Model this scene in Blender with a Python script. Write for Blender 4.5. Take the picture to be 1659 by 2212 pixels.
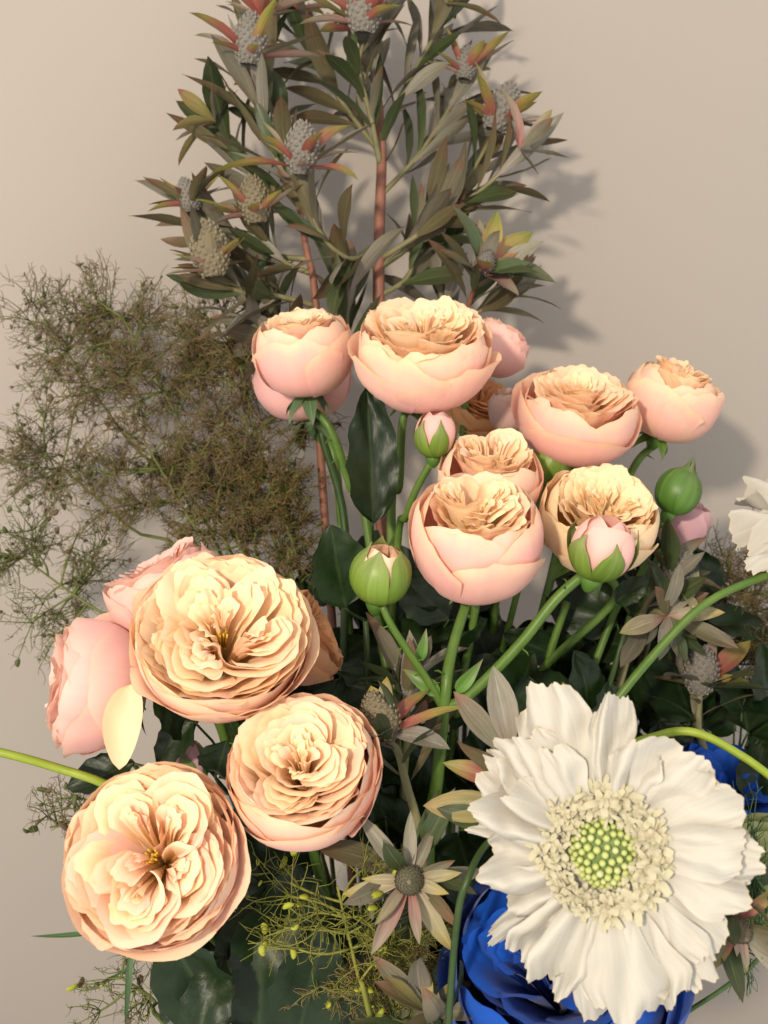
import bpy, math, random
import numpy as np
from mathutils import Vector, Matrix

for _o in list(bpy.data.objects):
    bpy.data.objects.remove(_o)
scene = bpy.context.scene
COL = scene.collection
PI = math.pi

# ------------------------------------------------------------------ camera
HF = math.radians(20.0)                 # half of the short-side field of view
PITCH = math.radians(12.0)              # looking slightly down
CAM = Vector((0.0, 0.0, 1.30))
VR = Vector((1, 0, 0))
VF = Vector((0, math.cos(PITCH), -math.sin(PITCH)))
VU = Vector((0, math.sin(PITCH), math.cos(PITCH)))
cam_d = bpy.data.cameras.new('camera')
cam_d.sensor_fit = 'HORIZONTAL'
cam_d.sensor_width = 24.0
cam_d.lens = 12.0 / math.tan(HF)
cam_d.clip_start = 0.01
cam_d.clip_end = 20
cam_d.dof.use_dof = True
cam_d.dof.focus_distance = 0.46
cam_d.dof.aperture_fstop = 13.0
cam = bpy.data.objects.new('camera', cam_d)
COL.objects.link(cam)
cam.location = CAM
cam.rotation_euler = (PI / 2 - PITCH, 0, 0)
scene.camera = cam

# ------------------------------------------------------------------ world and lamp
world = bpy.data.worlds.new('World')
scene.world = world
world.use_nodes = True
wbg = world.node_tree.nodes['Background']
wbg.inputs[0].default_value = (0.98, 0.97, 0.96, 1)
wbg.inputs[1].default_value = 0.92
lamp_d = bpy.data.lights.new('room_lamp', 'AREA')
lamp_d.shape = 'DISK'
lamp_d.size = 0.08
lamp_d.energy = 13.5
lamp_d.color = (1.0, 0.87, 0.69)
lamp = bpy.data.objects.new('room_lamp', lamp_d)
COL.objects.link(lamp)
lamp.location = CAM + VR * -0.40 + VU * 0.20 + VF * -0.70
_t = CAM + VF * 0.55
lamp.rotation_euler = (lamp.location - _t).to_track_quat('Z', 'Y').to_euler()

scene.view_settings.view_transform = 'Standard'
scene.view_settings.look = 'None'
scene.view_settings.exposure = 0.42
scene.view_settings.gamma = 1.0
try:
    scene.view_settings.use_curve_mapping = False
except Exception:
    pass
scene.cycles.use_denoising = True
scene.cycles.max_bounces = 8
scene.cycles.transparent_max_bounces = 4

# ------------------------------------------------------------------ helpers
PXM = 2 * math.tan(HF) / 1659.0         # metres per reference pixel at one metre


def PV(px, py, d):
    """World point that lies d metres in front of the camera plane."""
    return CAM + VF * d + VR * ((px - 829.5) * PXM * d) + VU * (-(py - 1106.0) * PXM * d)


def CV(x, y, z):
    """Direction: right, up, towards the viewer's side of the room."""
    return (VR * x + VU * y - VF * z).normalized()


def setp(o, label=None, cat=None, group=None, kind=None):
    if label: o['label'] = label
    if cat: o['category'] = cat
    if group: o['group'] = group
    if kind: o['kind'] = kind
    return o


def empty(name, loc, parent=None, rot=None):
    o = bpy.data.objects.new(name, None)
    o.empty_display_size = 0.01
    COL.objects.link(o)
    o.parent = parent
    o.location = loc
    if rot is not None:
        o.rotation_mode = 'QUATERNION'
        o.rotation_quaternion = rot
    return o


def mesh(name, verts, faces, mat, pig=None, uv=None):
    me = bpy.data.meshes.new(name)
    me.from_pydata([tuple(v) for v in verts] if not isinstance(verts, np.ndarray) else verts.tolist(), [], faces)
    me.polygons.foreach_set('use_smooth', np.ones(len(me.polygons), dtype=bool))
    if pig is not None:
        a = me.color_attributes.new('pig', 'FLOAT_COLOR', 'POINT')
        arr = np.ones((len(me.vertices), 4), dtype=np.float32)
        arr[:, :3] = pig
        a.data.foreach_set('color', arr.ravel())
    if uv is not None:
        l = me.uv_layers.new(name='UVMap')
        idx = np.empty(len(me.loops), dtype=np.int32)
        me.loops.foreach_get('vertex_index', idx)
        l.data.foreach_set('uv', np.asarray(uv, dtype=np.float32)[idx].ravel())
    me.materials.append(mat)
    return me


def link(name, me, parent=None, mat4=None):
    o = bpy.data.objects.new(name, me)
    COL.objects.link(o)
    o.parent = parent
    if mat4 is not None:
        o.matrix_basis = mat4
    return o


_gridcache = {}


def gridfaces(nu, nv):
    k = (nu, nv)
    if k not in _gridcache:
        _gridcache[k] = [(j * (nu + 1) + i, j * (nu + 1) + i + 1, (j + 1) * (nu + 1) + i + 1, (j + 1) * (nu + 1) + i)
                         for j in range(nv) for i in range(nu)]
    return _gridcache[k]


def uvgrid(nu, nv):
    u = np.linspace(-1, 1, nu + 1)
    v = np.linspace(0, 1, nv + 1)
    V, U = np.meshgrid(v, u, indexing='ij')
    return U.ravel(), V.ravel()


def wob(rng, x, f0=1.0, n=4):
    """Smooth random curve in x (sum of sines)."""
    out = np.zeros_like(x)
    for k in range(n):
        f = f0 * (k + 1) * rng.uniform(0.7, 1.3)
        out += math.pow(k + 1, -0.75) * np.sin(f * x + rng.uniform(0, 6.28))
    return out * 0.55


def frame(d, n):
    """Matrix with Y along d and Z near n."""
    y = Vector(d).normalized()
    x = y.cross(Vector(n))
    if x.length < 1e-5:
        x = y.cross(Vector((0.3, 0.5, 0.8)))
    x.normalize()
    z = x.cross(y)
    return Matrix((x, y, z)).transposed()


def leafmat(pos, d, n, s):
    return Matrix.Translation(pos) @ frame(d, n).to_4x4() @ Matrix.Diagonal((s[0], s[1], s[2], 1))


def catmull(pts, sub=6):
    P = [Vector(p) for p in pts]
    if len(P) == 2:
        return [P[0].lerp(P[1], i / sub) for i in range(sub + 1)]
    Q = [P[0] * 2 - P[1]] + P + [P[-1] * 2 - P[-2]]
    out = []
    for i in range(1, len(Q) - 2):
        a, b, c, d = Q[i - 1], Q[i], Q[i + 1], Q[i + 2]
        for k in range(sub):
            t = k / sub
            out.append(0.5 * ((2 * b) + (c - a) * t + (2 * a - 5 * b + 4 * c - d) * t * t + (3 * b - a - 3 * c + d) * t ** 3))
    out.append(P[-1])
    return out


class Tubes:
    def __init__(self):
        self.v, self.f, self.p = [], [], []

    def add(self, pts, r0, r1, sides=6, pig=(0, 0, 0), knob=None):
        n = len(pts)
        base = len(self.v)
        prev = None
        for i, p in enumerate(pts):
            t = (pts[min(i + 1, n - 1)] - pts[max(i - 1, 0)])
            if t.length < 1e-9:
                t = Vector((0, 0, 1))
            t.normalize()
            if prev is None:
                a = t.orthogonal().normalized()
            else:
                a = (prev - t * prev.dot(t))
                a = a.normalized() if a.length > 1e-6 else t.orthogonal().normalized()
            prev = a
            b = t.cross(a)
            f = i / (n - 1)
            r = r0 + (r1 - r0) * f
            if knob:
                r *= 1 + knob * max(0, 1 - min(f, 1 - f) * n * 0.5)
            for k in range(sides):
                an = 2 * PI * k / sides
                self.v.append(p + (a * math.cos(an) + b * math.sin(an)) * r)
                self.p.append((f, pig[1], pig[2]))
        for i in range(n - 1):
            for k in range(sides):
                k2 = (k + 1) % sides
                self.f.append((base + i * sides + k, base + i * sides + k2, base + (i + 1) * sides + k2, base + (i + 1) * sides + k))
        self.f.append(tuple(base + k for k in reversed(range(sides))))
        self.f.append(tuple(base + (n - 1) * sides + k for k in range(sides)))

    def build(self, name, mat, parent, origin):
        v = [tuple(p - origin) for p in self.v]
        return link(name, mesh(name, v, self.f, mat, np.array(self.p, dtype=np.float32)), parent)


# ------------------------------------------------------------------ materials
def newmat(name):
    m = bpy.data.materials.new(name)
    m.use_nodes = True
    nt = m.node_tree
    nt.nodes.clear()
    return m, nt, nt.nodes, nt.links


def N(ns, t, **kw):
    n = ns.new(t)
    for k, v in kw.items():
        setattr(n, k, v)
    return n


def ramp(ns, stops):
    r = ns.new('ShaderNodeValToRGB')
    e = r.color_ramp.elements
    while len(e) < len(stops):
        e.new(0.5)
    for i, (p, c) in enumerate(stops):
        e[i].position = p
        e[i].color = (c[0], c[1], c[2], 1)
    return r


def mixc(ns, ls, fac, a, b, mode='MIX'):
    m = ns.new('ShaderNodeMix')
    m.data_type = 'RGBA'
    m.blend_type = mode
    for sock, val in ((m.inputs[0], fac), (m.inputs[6], a), (m.inputs[7], b)):
        if hasattr(val, 'is_linked') or hasattr(val, 'links'):
            ls.new(val, sock)
        elif isinstance(val, (int, float)):
            sock.default_value = val
        else:
            sock.default_value = (val[0], val[1], val[2], 1)
    return m.outputs[2]


def mth(ns, ls, op, a, b=None, c=None):
    m = ns.new('ShaderNodeMath')
    m.operation = op
    m.use_clamp = False
    for i, val in enumerate((a, b, c)):
        if val is None:
            continue
        if isinstance(val, (int, float)):
            m.inputs[i].default_value = val
        else:
            ls.new(val, m.inputs[i])
    return m.outputs[0]


def finish(nt, ns, ls, col, rough=0.5, trans=0.0, tcol=None, bump=None, bstr=0.2, bdist=0.0004, spec=0.4, sheen=0.0):
    p = ns.new('ShaderNodeBsdfPrincipled')
    ls.new(col, p.inputs['Base Color'])
    p.inputs['Roughness'].default_value = rough
    p.inputs['Specular IOR Level'].default_value = spec
    if sheen:
        p.inputs['Sheen Weight'].default_value = sheen
    if bump is not None:
        b = ns.new('ShaderNodeBump')
        b.inputs['Strength'].default_value = bstr
        b.inputs['Distance'].default_value = bdist
        ls.new(bump, b.inputs['Height'])
        ls.new(b.outputs[0], p.inputs['Normal'])
    out = ns.new('ShaderNodeOutputMaterial')
    if trans > 0:
        t = ns.new('ShaderNodeBsdfTranslucent')
        ls.new(tcol if tcol is not None else col, t.inputs['Color'])
        mx = ns.new('ShaderNodeMixShader')
        mx.inputs[0].default_value = trans
        ls.new(p.outputs[0], mx.inputs[1])
        ls.new(t.outputs[0], mx.inputs[2])
        ls.new(mx.outputs[0], out.inputs['Surface'])
    else:
        ls.new(p.outputs[0], out.inputs['Surface'])


def pigs(ns, ls):
    a = ns.new('ShaderNodeAttribute')
    a.attribute_name = 'pig'
    s = ns.new('ShaderNodeSeparateColor')
    ls.new(a.outputs['Color'], s.inputs[0])
    return s.outputs[0], s.outputs[1], s.outputs[2]


def noise(ns, ls, scale, detail=3, vec=None, rough=0.5):
    n = ns.new('ShaderNodeTexNoise')
    n.inputs['Scale'].default_value = scale
    n.inputs['Detail'].default_value = detail
    n.inputs['Roughness'].default_value = rough
    if vec is not None:
        ls.new(vec, n.inputs['Vector'])
    return n.outputs[0]


def streaks(ns, ls, su, sv, detail=2):
    """Fine fibres running along a petal or leaf (noise stretched in its own UV)."""
    uv = ns.new('ShaderNodeUVMap')
    mp = ns.new('ShaderNodeMapping')
    mp.inputs['Scale'].default_value = (su, sv, 1)
    oi = ns.new('ShaderNodeObjectInfo')
    ls.new(uv.outputs[0], mp.inputs[0])
    ad = ns.new('ShaderNodeVectorMath')
    ad.operation = 'ADD'
    ls.new(mp.outputs[0], ad.inputs[0])
    cb = ns.new('ShaderNodeCombineXYZ')
    ls.new(mth(ns, ls, 'MULTIPLY', oi.outputs['Random'], 37.0), cb.inputs[2])
    ls.new(cb.outputs[0], ad.inputs[1])
    return noise(ns, ls, 1.0, detail, ad.outputs[0])


def petal_mat(name, cream, pink, yellow, edge, trans=0.33, glow=(0.98, 0.60, 0.24)):
    m, nt, ns, ls = newmat(name)
    v, g, b = pigs(ns, ls)
    geo = ns.new('ShaderNodeTexCoord')
    nz = noise(ns, ls, 55, 3, geo.outputs['Object'])
    st = streaks(ns, ls, 26, 1.2, 3)
    gg = mth(ns, ls, 'ADD', g, mth(ns, ls, 'MULTIPLY', mth(ns, ls, 'SUBTRACT', nz, 0.5), 0.55))
    gg = mth(ns, ls, 'MAXIMUM', mth(ns, ls, 'MINIMUM', gg, 1.0), 0.0)
    c = mixc(ns, ls, gg, cream, pink)
    ry = ramp(ns, [(0.0, (1, 1, 1)), (0.62, (0, 0, 0))])
    ls.new(v, ry.inputs[0])
    fy = mth(ns, ls, 'MULTIPLY', ry.outputs[0], mth(ns, ls, 'SUBTRACT', 1.0, mth(ns, ls, 'MULTIPLY', g, 0.85)))
    c = mixc(ns, ls, fy, c, yellow)
    # faint veins
    rs = ramp(ns, [(0.3, (0.965, 0.95, 0.94)), (0.65, (1, 1, 1))])
    ls.new(st, rs.inputs[0])
    c = mixc(ns, ls, 0.8, c, rs.outputs[0], 'MULTIPLY')
    # dry rim
    nz2 = noise(ns, ls, 160, 2, geo.outputs['Object'])
    oi = ns.new('ShaderNodeObjectInfo')
    ex = mth(ns, ls, 'SUBTRACT', 10.0, mth(ns, ls, 'MULTIPLY', mth(ns, ls, 'POWER', oi.outputs['Random'], 5.0), 8.0))
    ev = mth(ns, ls, 'ADD', mth(ns, ls, 'POWER', b, ex), mth(ns, ls, 'MULTIPLY', mth(ns, ls, 'SUBTRACT', nz2, 0.5), 0.5))
    re = ramp(ns, [(0.78, (0, 0, 0)), (1.0, (1, 1, 1))])
    ls.new(ev, re.inputs[0])
    c = mixc(ns, ls, mth(ns, ls, 'MULTIPLY', re.outputs[0], 0.42), c, edge)
    # small bruises and spots
    sp = noise(ns, ls, 190, 2, geo.outputs['Object'], 0.6)
    rp = ramp(ns, [(0.745, (0, 0, 0)), (0.79, (1, 1, 1))])
    ls.new(sp, rp.inputs[0])
    c = mixc(ns, ls, mth(ns, ls, 'MULTIPLY', rp.outputs[0], 0.35), c, edge)
    hb = mth(ns, ls, 'ADD', st, mth(ns, ls, 'MULTIPLY', nz, 0.6))
    tc = mixc(ns, ls, 0.35, c, glow)
    finish(nt, ns, ls, c, 0.62, trans, tc, hb, 0.22, 0.0004, 0.25, 0.1)
    return m


M = {}
M['petal'] = petal_mat('rose_petal', (0.975, 0.785, 0.50), (0.95, 0.535, 0.49), (0.98, 0.71, 0.22), (0.78, 0.57, 0.33))
M['petal_pink'] = petal_mat('rose_petal_pink', (0.92, 0.62, 0.53), (0.90, 0.52, 0.49), (0.94, 0.65, 0.38), (0.66, 0.48, 0.3))
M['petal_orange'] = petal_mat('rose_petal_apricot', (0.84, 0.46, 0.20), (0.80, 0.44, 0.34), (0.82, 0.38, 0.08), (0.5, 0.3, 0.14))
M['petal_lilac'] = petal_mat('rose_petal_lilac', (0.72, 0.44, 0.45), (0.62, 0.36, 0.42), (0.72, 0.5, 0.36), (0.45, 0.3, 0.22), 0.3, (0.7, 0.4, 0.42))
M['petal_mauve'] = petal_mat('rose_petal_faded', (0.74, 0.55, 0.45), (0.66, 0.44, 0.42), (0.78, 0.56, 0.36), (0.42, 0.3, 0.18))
M['blue'] = petal_mat('blue_petal', (0.004, 0.075, 0.42), (0.003, 0.055, 0.35), (0.003, 0.04, 0.29), (0.002, 0.03, 0.22), 0.16, (0.004, 0.08, 0.5))
M['pale'] = petal_mat('pale_green_petal', (0.5332, 0.5504, 0.258), (0.473, 0.4988, 0.2236), (0.387, 0.43, 0.1204), (0.344, 0.3096, 0.1204), 0.3, (0.43, 0.473, 0.129))


def white_mat(name, c1, c2, edge):
    m, nt, ns, ls = newmat(name)
    v, g, b = pigs(ns, ls)
    geo = ns.new('ShaderNodeTexCoord')
    st = streaks(ns, ls, 34, 1.0, 3)
    nz = noise(ns, ls, 60, 3, geo.outputs['Object'])
    c = mixc(ns, ls, nz, c1, c2)
    rs = ramp(ns, [(0.33, (0.94, 0.93, 0.9)), (0.6, (1, 1, 1))])
    ls.new(st, rs.inputs[0])
    c = mixc(ns, ls, 0.6, c, rs.outputs[0], 'MULTIPLY')
    re = ramp(ns, [(0.86, (0, 0, 0)), (1.0, (1, 1, 1))])
    ls.new(mth(ns, ls, 'ADD', b, mth(ns, ls, 'MULTIPLY', mth(ns, ls, 'SUBTRACT', nz, 0.5), 0.7)), re.inputs[0])
    c = mixc(ns, ls, mth(ns, ls, 'MULTIPLY', re.outputs[0], 0.5), c, edge)
    hb = mth(ns, ls, 'ADD', mth(ns, ls, 'MULTIPLY', st, 1.0), mth(ns, ls, 'MULTIPLY', nz, 0.8))
    finish(nt, ns, ls, c, 0.65, 0.25, None, hb, 0.4, 0.0006, 0.2)
    return m


M['white'] = white_mat('white_petal', (0.585, 0.55, 0.475), (0.545, 0.52, 0.46), (0.66, 0.55, 0.36))
M['cream'] = white_mat('cream_floret', (0.59, 0.55, 0.41), (0.58, 0.52, 0.34), (0.7, 0.6, 0.3))


def leaf_mat(name, stops, vein, rough=0.4, trans=0.12, spec=0.4, var=0.5, su=10, sv=3, bstr=0.35):
    """stops: pigment along the length of the leaf, base to tip."""
    m, nt, ns, ls = newmat(name)
    v, g, b = pigs(ns, ls)
    oi = ns.new('ShaderNodeObjectInfo')
    geo = ns.new('ShaderNodeTexCoord')
    nz = noise(ns, ls, 4.0, 3, geo.outputs['Object'])
    vv = mth(ns, ls, 'ADD', v, mth(ns, ls, 'MULTIPLY', mth(ns, ls, 'SUBTRACT', oi.outputs['Random'], 0.5), 0.3))
    vv = mth(ns, ls, 'ADD', vv, mth(ns, ls, 'MULTIPLY', mth(ns, ls, 'SUBTRACT', nz, 0.5), 0.3))
    r = ramp(ns, stops)
    ls.new(vv, r.inputs[0])
    c = r.outputs[0]
    hsv = ns.new('ShaderNodeHueSaturation')
    ls.new(c, hsv.inputs['Color'])
    ls.new(mth(ns, ls, 'ADD', 1 - var / 2, mth(ns, ls, 'MULTIPLY', oi.outputs['Random'], var)), hsv.inputs['Value'])
    c = hsv.outputs[0]
    rv = ramp(ns, [(0.0, (1, 1, 1)), (0.09, (0, 0, 0))])
    ls.new(g, rv.inputs[0])
    c = mixc(ns, ls, mth(ns, ls, 'MULTIPLY', rv.outputs[0], 0.6), c, vein)
    st = streaks(ns, ls, su, sv, 3)
    rs = ramp(ns, [(0.3, (0.72, 0.74, 0.7)), (0.65, (1.1, 1.1, 1.1))])
    ls.new(st, rs.inputs[0])
    c = mixc(ns, ls, 0.8, c, rs.outputs[0], 'MULTIPLY')
    finish(nt, ns, ls, c, rough, trans, None, st, bstr, 0.0006, spec)
    return m


M['leaf_grey'] = leaf_mat('grey_green_leaf', [(0.0, (0.2064, 0.172, 0.1161)), (0.5, (0.1548, 0.1419, 0.0989)), (0.9, (0.1376, 0.1118, 0.0731)), (1.0, (0.1548, 0.086, 0.0516))], (0.2064, 0.1978, 0.1376), 0.5)
M['leaf_olive'] = leaf_mat('olive_leaf', [(0.0, (0.1462, 0.1204, 0.0602)), (0.6, (0.1075, 0.0903, 0.043)), (1.0, (0.129, 0.0688, 0.0387))], (0.172, 0.1548, 0.0774), 0.5)
M['leaf_dark'] = leaf_mat('dark_narrow_leaf', [(0.0, (0.0774, 0.0946, 0.0344)), (0.6, (0.0473, 0.0688, 0.0258)), (1.0, (0.0602, 0.0602, 0.0258))], (0.129, 0.1548, 0.0688), 0.42)
M['leaf_silver'] = leaf_mat('silver_leaf', [(0.0, (0.2924, 0.2322, 0.1806)), (0.5, (0.2322, 0.2107, 0.1677)), (1.0, (0.1892, 0.172, 0.1204))], (0.3612, 0.3268, 0.2752), 0.6)
M['bract_fire'] = leaf_mat('fire_bract', [(0.0, (0.3784, 0.086, 0.0731)), (0.4, (0.3698, 0.129, 0.0946)), (0.65, (0.3096, 0.2322, 0.0688)), (1.0, (0.2064, 0.2064, 0.043))], (0.387, 0.2322, 0.1204), 0.45, 0.25)
M['bract_pink'] = leaf_mat('pink_bract', [(0.0, (0.4128, 0.1462, 0.129)), (0.35, (0.3784, 0.215, 0.1806)), (0.75, (0.3096, 0.2494, 0.1806)), (1.0, (0.2322, 0.2064, 0.0946))], (0.3956, 0.2838, 0.2236), 0.5, 0.2)
M['bract_cream'] = leaf_mat('cream_bract', [(0.0, (0.3096, 0.129, 0.1118)), (0.25, (0.344, 0.2752, 0.1978)), (0.7, (0.3354, 0.2924, 0.1634)), (1.0, (0.3268, 0.258, 0.0774))], (0.473, 0.43, 0.3096), 0.5, 0.2)
M['bract_gold'] = leaf_mat('gold_bract', [(0.0, (0.2064, 0.1978, 0.0688)), (0.5, (0.2924, 0.2408, 0.086)), (0.9, (0.3096, 0.2236, 0.086)), (1.0, (0.2924, 0.1204, 0.086))], (0.3096, 0.258, 0.1204), 0.5, 0.2)
M['rose_leaf'] = leaf_mat('rose_leaf', [(0.0, (0.0119, 0.0252, 0.0056)), (0.5, (0.0084, 0.021, 0.0049)), (1.0, (0.0105, 0.021, 0.0049))], (0.035, 0.056, 0.0175), 0.42, 0.05, 0.28, 0.5, 7, 9, 0.6)
M['sepal'] = leaf_mat('sepal', [(0.0, (0.0731, 0.1754, 0.02193)), (0.5, (0.09503, 0.1974, 0.0329)), (0.85, (0.1023, 0.1608, 0.04386)), (1.0, (0.1462, 0.1462, 0.05848))], (0.1462, 0.2339, 0.0731), 0.42, 0.12, 0.35, 0.3, 5, 1.2, 0.12)
M['sepal_pale'] = leaf_mat('pale_sepal', [(0.0, (0.0946, 0.1634, 0.0602)), (0.5, (0.086, 0.1462, 0.0645)), (1.0, (0.1376, 0.172, 0.0946))], (0.215, 0.2752, 0.172), 0.55, 0.12, 0.3, 0.3, 5, 1.2, 0.12)
M['sepal_bright'] = leaf_mat('bright_sepal', [(0.0, (0.1243, 0.2193, 0.02193)), (0.6, (0.1608, 0.2485, 0.03655)), (1.0, (0.2193, 0.2485, 0.08772))], (0.2193, 0.2924, 0.08772), 0.42, 0.15, 0.35, 0.3, 5, 1.2, 0.12)
M['blade'] = leaf_mat('grass_blade', [(0.0, (0.08, 0.16, 0.06)), (1.0, (0.05, 0.10, 0.04))], (0.14, 0.22, 0.1), 0.45)


def plain_mat(name, c1, c2, rough=0.5, scale=80, trans=0.0, bstr=0.3, spec=0.35, stretch=None):
    m, nt, ns, ls = newmat(name)
    geo = ns.new('ShaderNodeTexCoord')
    nz = noise(ns, ls, scale, 4, geo.outputs['Object'])
    oi = ns.new('ShaderNodeObjectInfo')
    r = ramp(ns, [(0.3, c1), (0.7, c2)])
    ls.new(nz, r.inputs[0])
    finish(nt, ns, ls, r.outputs[0], rough, trans, None, nz, bstr, 0.0006, spec)
    return m


M['stem_green'] = plain_mat('green_stem', (0.06213, 0.1243, 0.01608), (0.09503, 0.1608, 0.02558), 0.42, 120)
M['stem_dark'] = plain_mat('dark_stem', (0.01806, 0.04214, 0.007224), (0.03311, 0.0602, 0.01204), 0.45, 120)
M['stem_lime'] = plain_mat('lime_stem', (0.1892, 0.258, 0.0172), (0.258, 0.3182, 0.0344), 0.45, 120)
M['stem_red'] = plain_mat('red_brown_stem', (0.172, 0.0645, 0.0387), (0.258, 0.1118, 0.0731), 0.6, 160)
M['stem_olive'] = plain_mat('olive_stem', (0.1462, 0.1419, 0.0602), (0.215, 0.1892, 0.0946), 0.6, 160)
M['cone'] = plain_mat('silver_cone_scale', (0.172, 0.1548, 0.129), (0.2666, 0.2408, 0.2064), 0.75, 500, 0, 0.6)
M['cone_dark'] = plain_mat('cone_core', (0.08, 0.065, 0.05), (0.13, 0.11, 0.085), 0.8, 500)
M['cone_brown'] = plain_mat('brown_cone_scale', (0.172, 0.1419, 0.086), (0.258, 0.215, 0.1376), 0.75, 500, 0, 0.6)
M['cone_green'] = plain_mat('green_cone_scale', (0.129, 0.1376, 0.0688), (0.2236, 0.1892, 0.1376), 0.75, 500, 0, 0.6)
M['hair_brown'] = plain_mat('brown_filament', (0.129, 0.0731, 0.0258), (0.172, 0.129, 0.0387), 0.7, 60)
M['hair_mauve'] = plain_mat('mauve_filament', (0.1462, 0.0989, 0.0645), (0.1892, 0.1376, 0.0774), 0.7, 60)
M['hair_lime'] = plain_mat('lime_filament', (0.1462, 0.1548, 0.0172), (0.2064, 0.1978, 0.0387), 0.6, 60)
M['hair_green'] = plain_mat('green_filament', (0.043, 0.086, 0.0258), (0.0688, 0.1204, 0.0387), 0.5, 60)
M['twig_green'] = plain_mat('green_twig', (0.0774, 0.1075, 0.0172), (0.129, 0.1333, 0.0344), 0.6, 100)
M['seed'] = plain_mat('green_seed', (0.043, 0.0645, 0.0129), (0.0946, 0.1032, 0.0258), 0.45, 300)
M['seed_lime'] = plain_mat('lime_seed', (0.258, 0.2924, 0.0129), (0.3268, 0.3268, 0.043), 0.4, 300)
M['seed_brown'] = plain_mat('brown_seed', (0.0774, 0.0473, 0.0258), (0.1204, 0.0774, 0.043), 0.6, 300)
M['bead'] = plain_mat('scabious_bud', (0.3956, 0.4472, 0.1204), (0.4988, 0.5332, 0.2064), 0.4, 260, 0.1)
M['bead_pale'] = plain_mat('scabious_pale_bud', (0.4472, 0.4816, 0.172), (0.5504, 0.559, 0.2838), 0.4, 260, 0.1)
M['disc'] = plain_mat('scabious_disc', (0.10, 0.16, 0.04), (0.15, 0.22, 0.06), 0.6, 300)
M['anther'] = plain_mat('dark_anther', (0.03, 0.03, 0.05), (0.06, 0.05, 0.06), 0.6, 300)
M['stamen'] = plain_mat('golden_stamen', (0.50, 0.28, 0.03), (0.65, 0.42, 0.06), 0.6, 300)

# ------------------------------------------------------------------ wall
m, nt, ns, ls = newmat('painted_wall')
geo = ns.new('ShaderNodeTexCoord')
n1 = noise(ns, ls, 900, 2, geo.outputs['Object'])
n2 = noise(ns, ls, 3.0, 3, geo.outputs['Object'])
r = ramp(ns, [(0.3, (0.338, 0.298, 0.260)), (0.7, (0.352, 0.310, 0.270))])
ls.new(n2, r.inputs[0])
finish(nt, ns, ls, r.outputs[0], 0.85, 0, None, n1, 0.25, 0.0006, 0.15)
WALL_Y = 0.735
nw = 24
U, V = uvgrid(nw, nw)
wv = np.stack([U * 1.6, np.full_like(U, WALL_Y), V * 2.4], 1)
wo = link('wall', mesh('wall', wv, [tuple(f) for f in gridfaces(nw, nw)], m))
setp(wo, 'plain warm beige painted wall behind the flowers', 'wall', kind='structure')

BIND = PV(900, 2700, 0.58)              # where the stems are gathered, below the picture


def stem_to(p, rng, bend=0.0):
    """Points from the gathered stems up to p."""
    b = BIND + Vector((rng.uniform(-.03, .03), rng.uniform(-.025, .025), rng.uniform(-.01, .01)))
    return b


# stem vase, and a table top added to block upward light (below the picture)
TZ = BIND.z - 0.19
v = [(x, y, z) for z in (TZ - .03, TZ) for (x, y) in ((-.7, .25), (.7, .25), (.7, WALL_Y - .004), (-.7, WALL_Y - .004))]
f = [(3, 2, 1, 0), (4, 5, 6, 7), (0, 1, 5, 4), (1, 2, 6, 5), (2, 3, 7, 6), (3, 0, 4, 7)]
tb = link('added_shade_table', mesh('added_shade_table', v, f, plain_mat('shade_table_wood', (0.05, 0.032, 0.02), (0.09, 0.055, 0.034), 0.5, 9)))
tb.data.polygons.foreach_set('use_smooth', [False] * 6)
setp(tb, 'dark wooden table top added out of view to block light from below', 'table', kind='structure')
prof = [(.0, 0.002), (.038, 0.002), (.042, .01), (.050, .06), (.052, .11), (.046, .16), (.040, .19), (.044, .205), (.041, .205), (.037, .19), (.043, .16), (.046, .06), (.036, .012), (0, .012)]
ns_ = 32
v = [(BIND.x + r * math.cos(2 * PI * i / ns_), BIND.y + r * math.sin(2 * PI * i / ns_), TZ + z) for r, z in prof for i in range(ns_)]
f = [(j * ns_ + i, j * ns_ + (i + 1) % ns_, (j + 1) * ns_ + (i + 1) % ns_, (j + 1) * ns_ + i) for j in range(len(prof) - 1) for i in range(ns_)]
vs = link('vase', mesh('vase', v, f, plain_mat('glazed_vase', (0.30, 0.28, 0.25), (0.36, 0.33, 0.3), 0.25, 30)))
setp(vs, 'plain round grey vase holding all the stems', 'vase')


# ------------------------------------------------------------------ rose petals
def arr(*a):
    return np.stack(a, 1)


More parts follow.
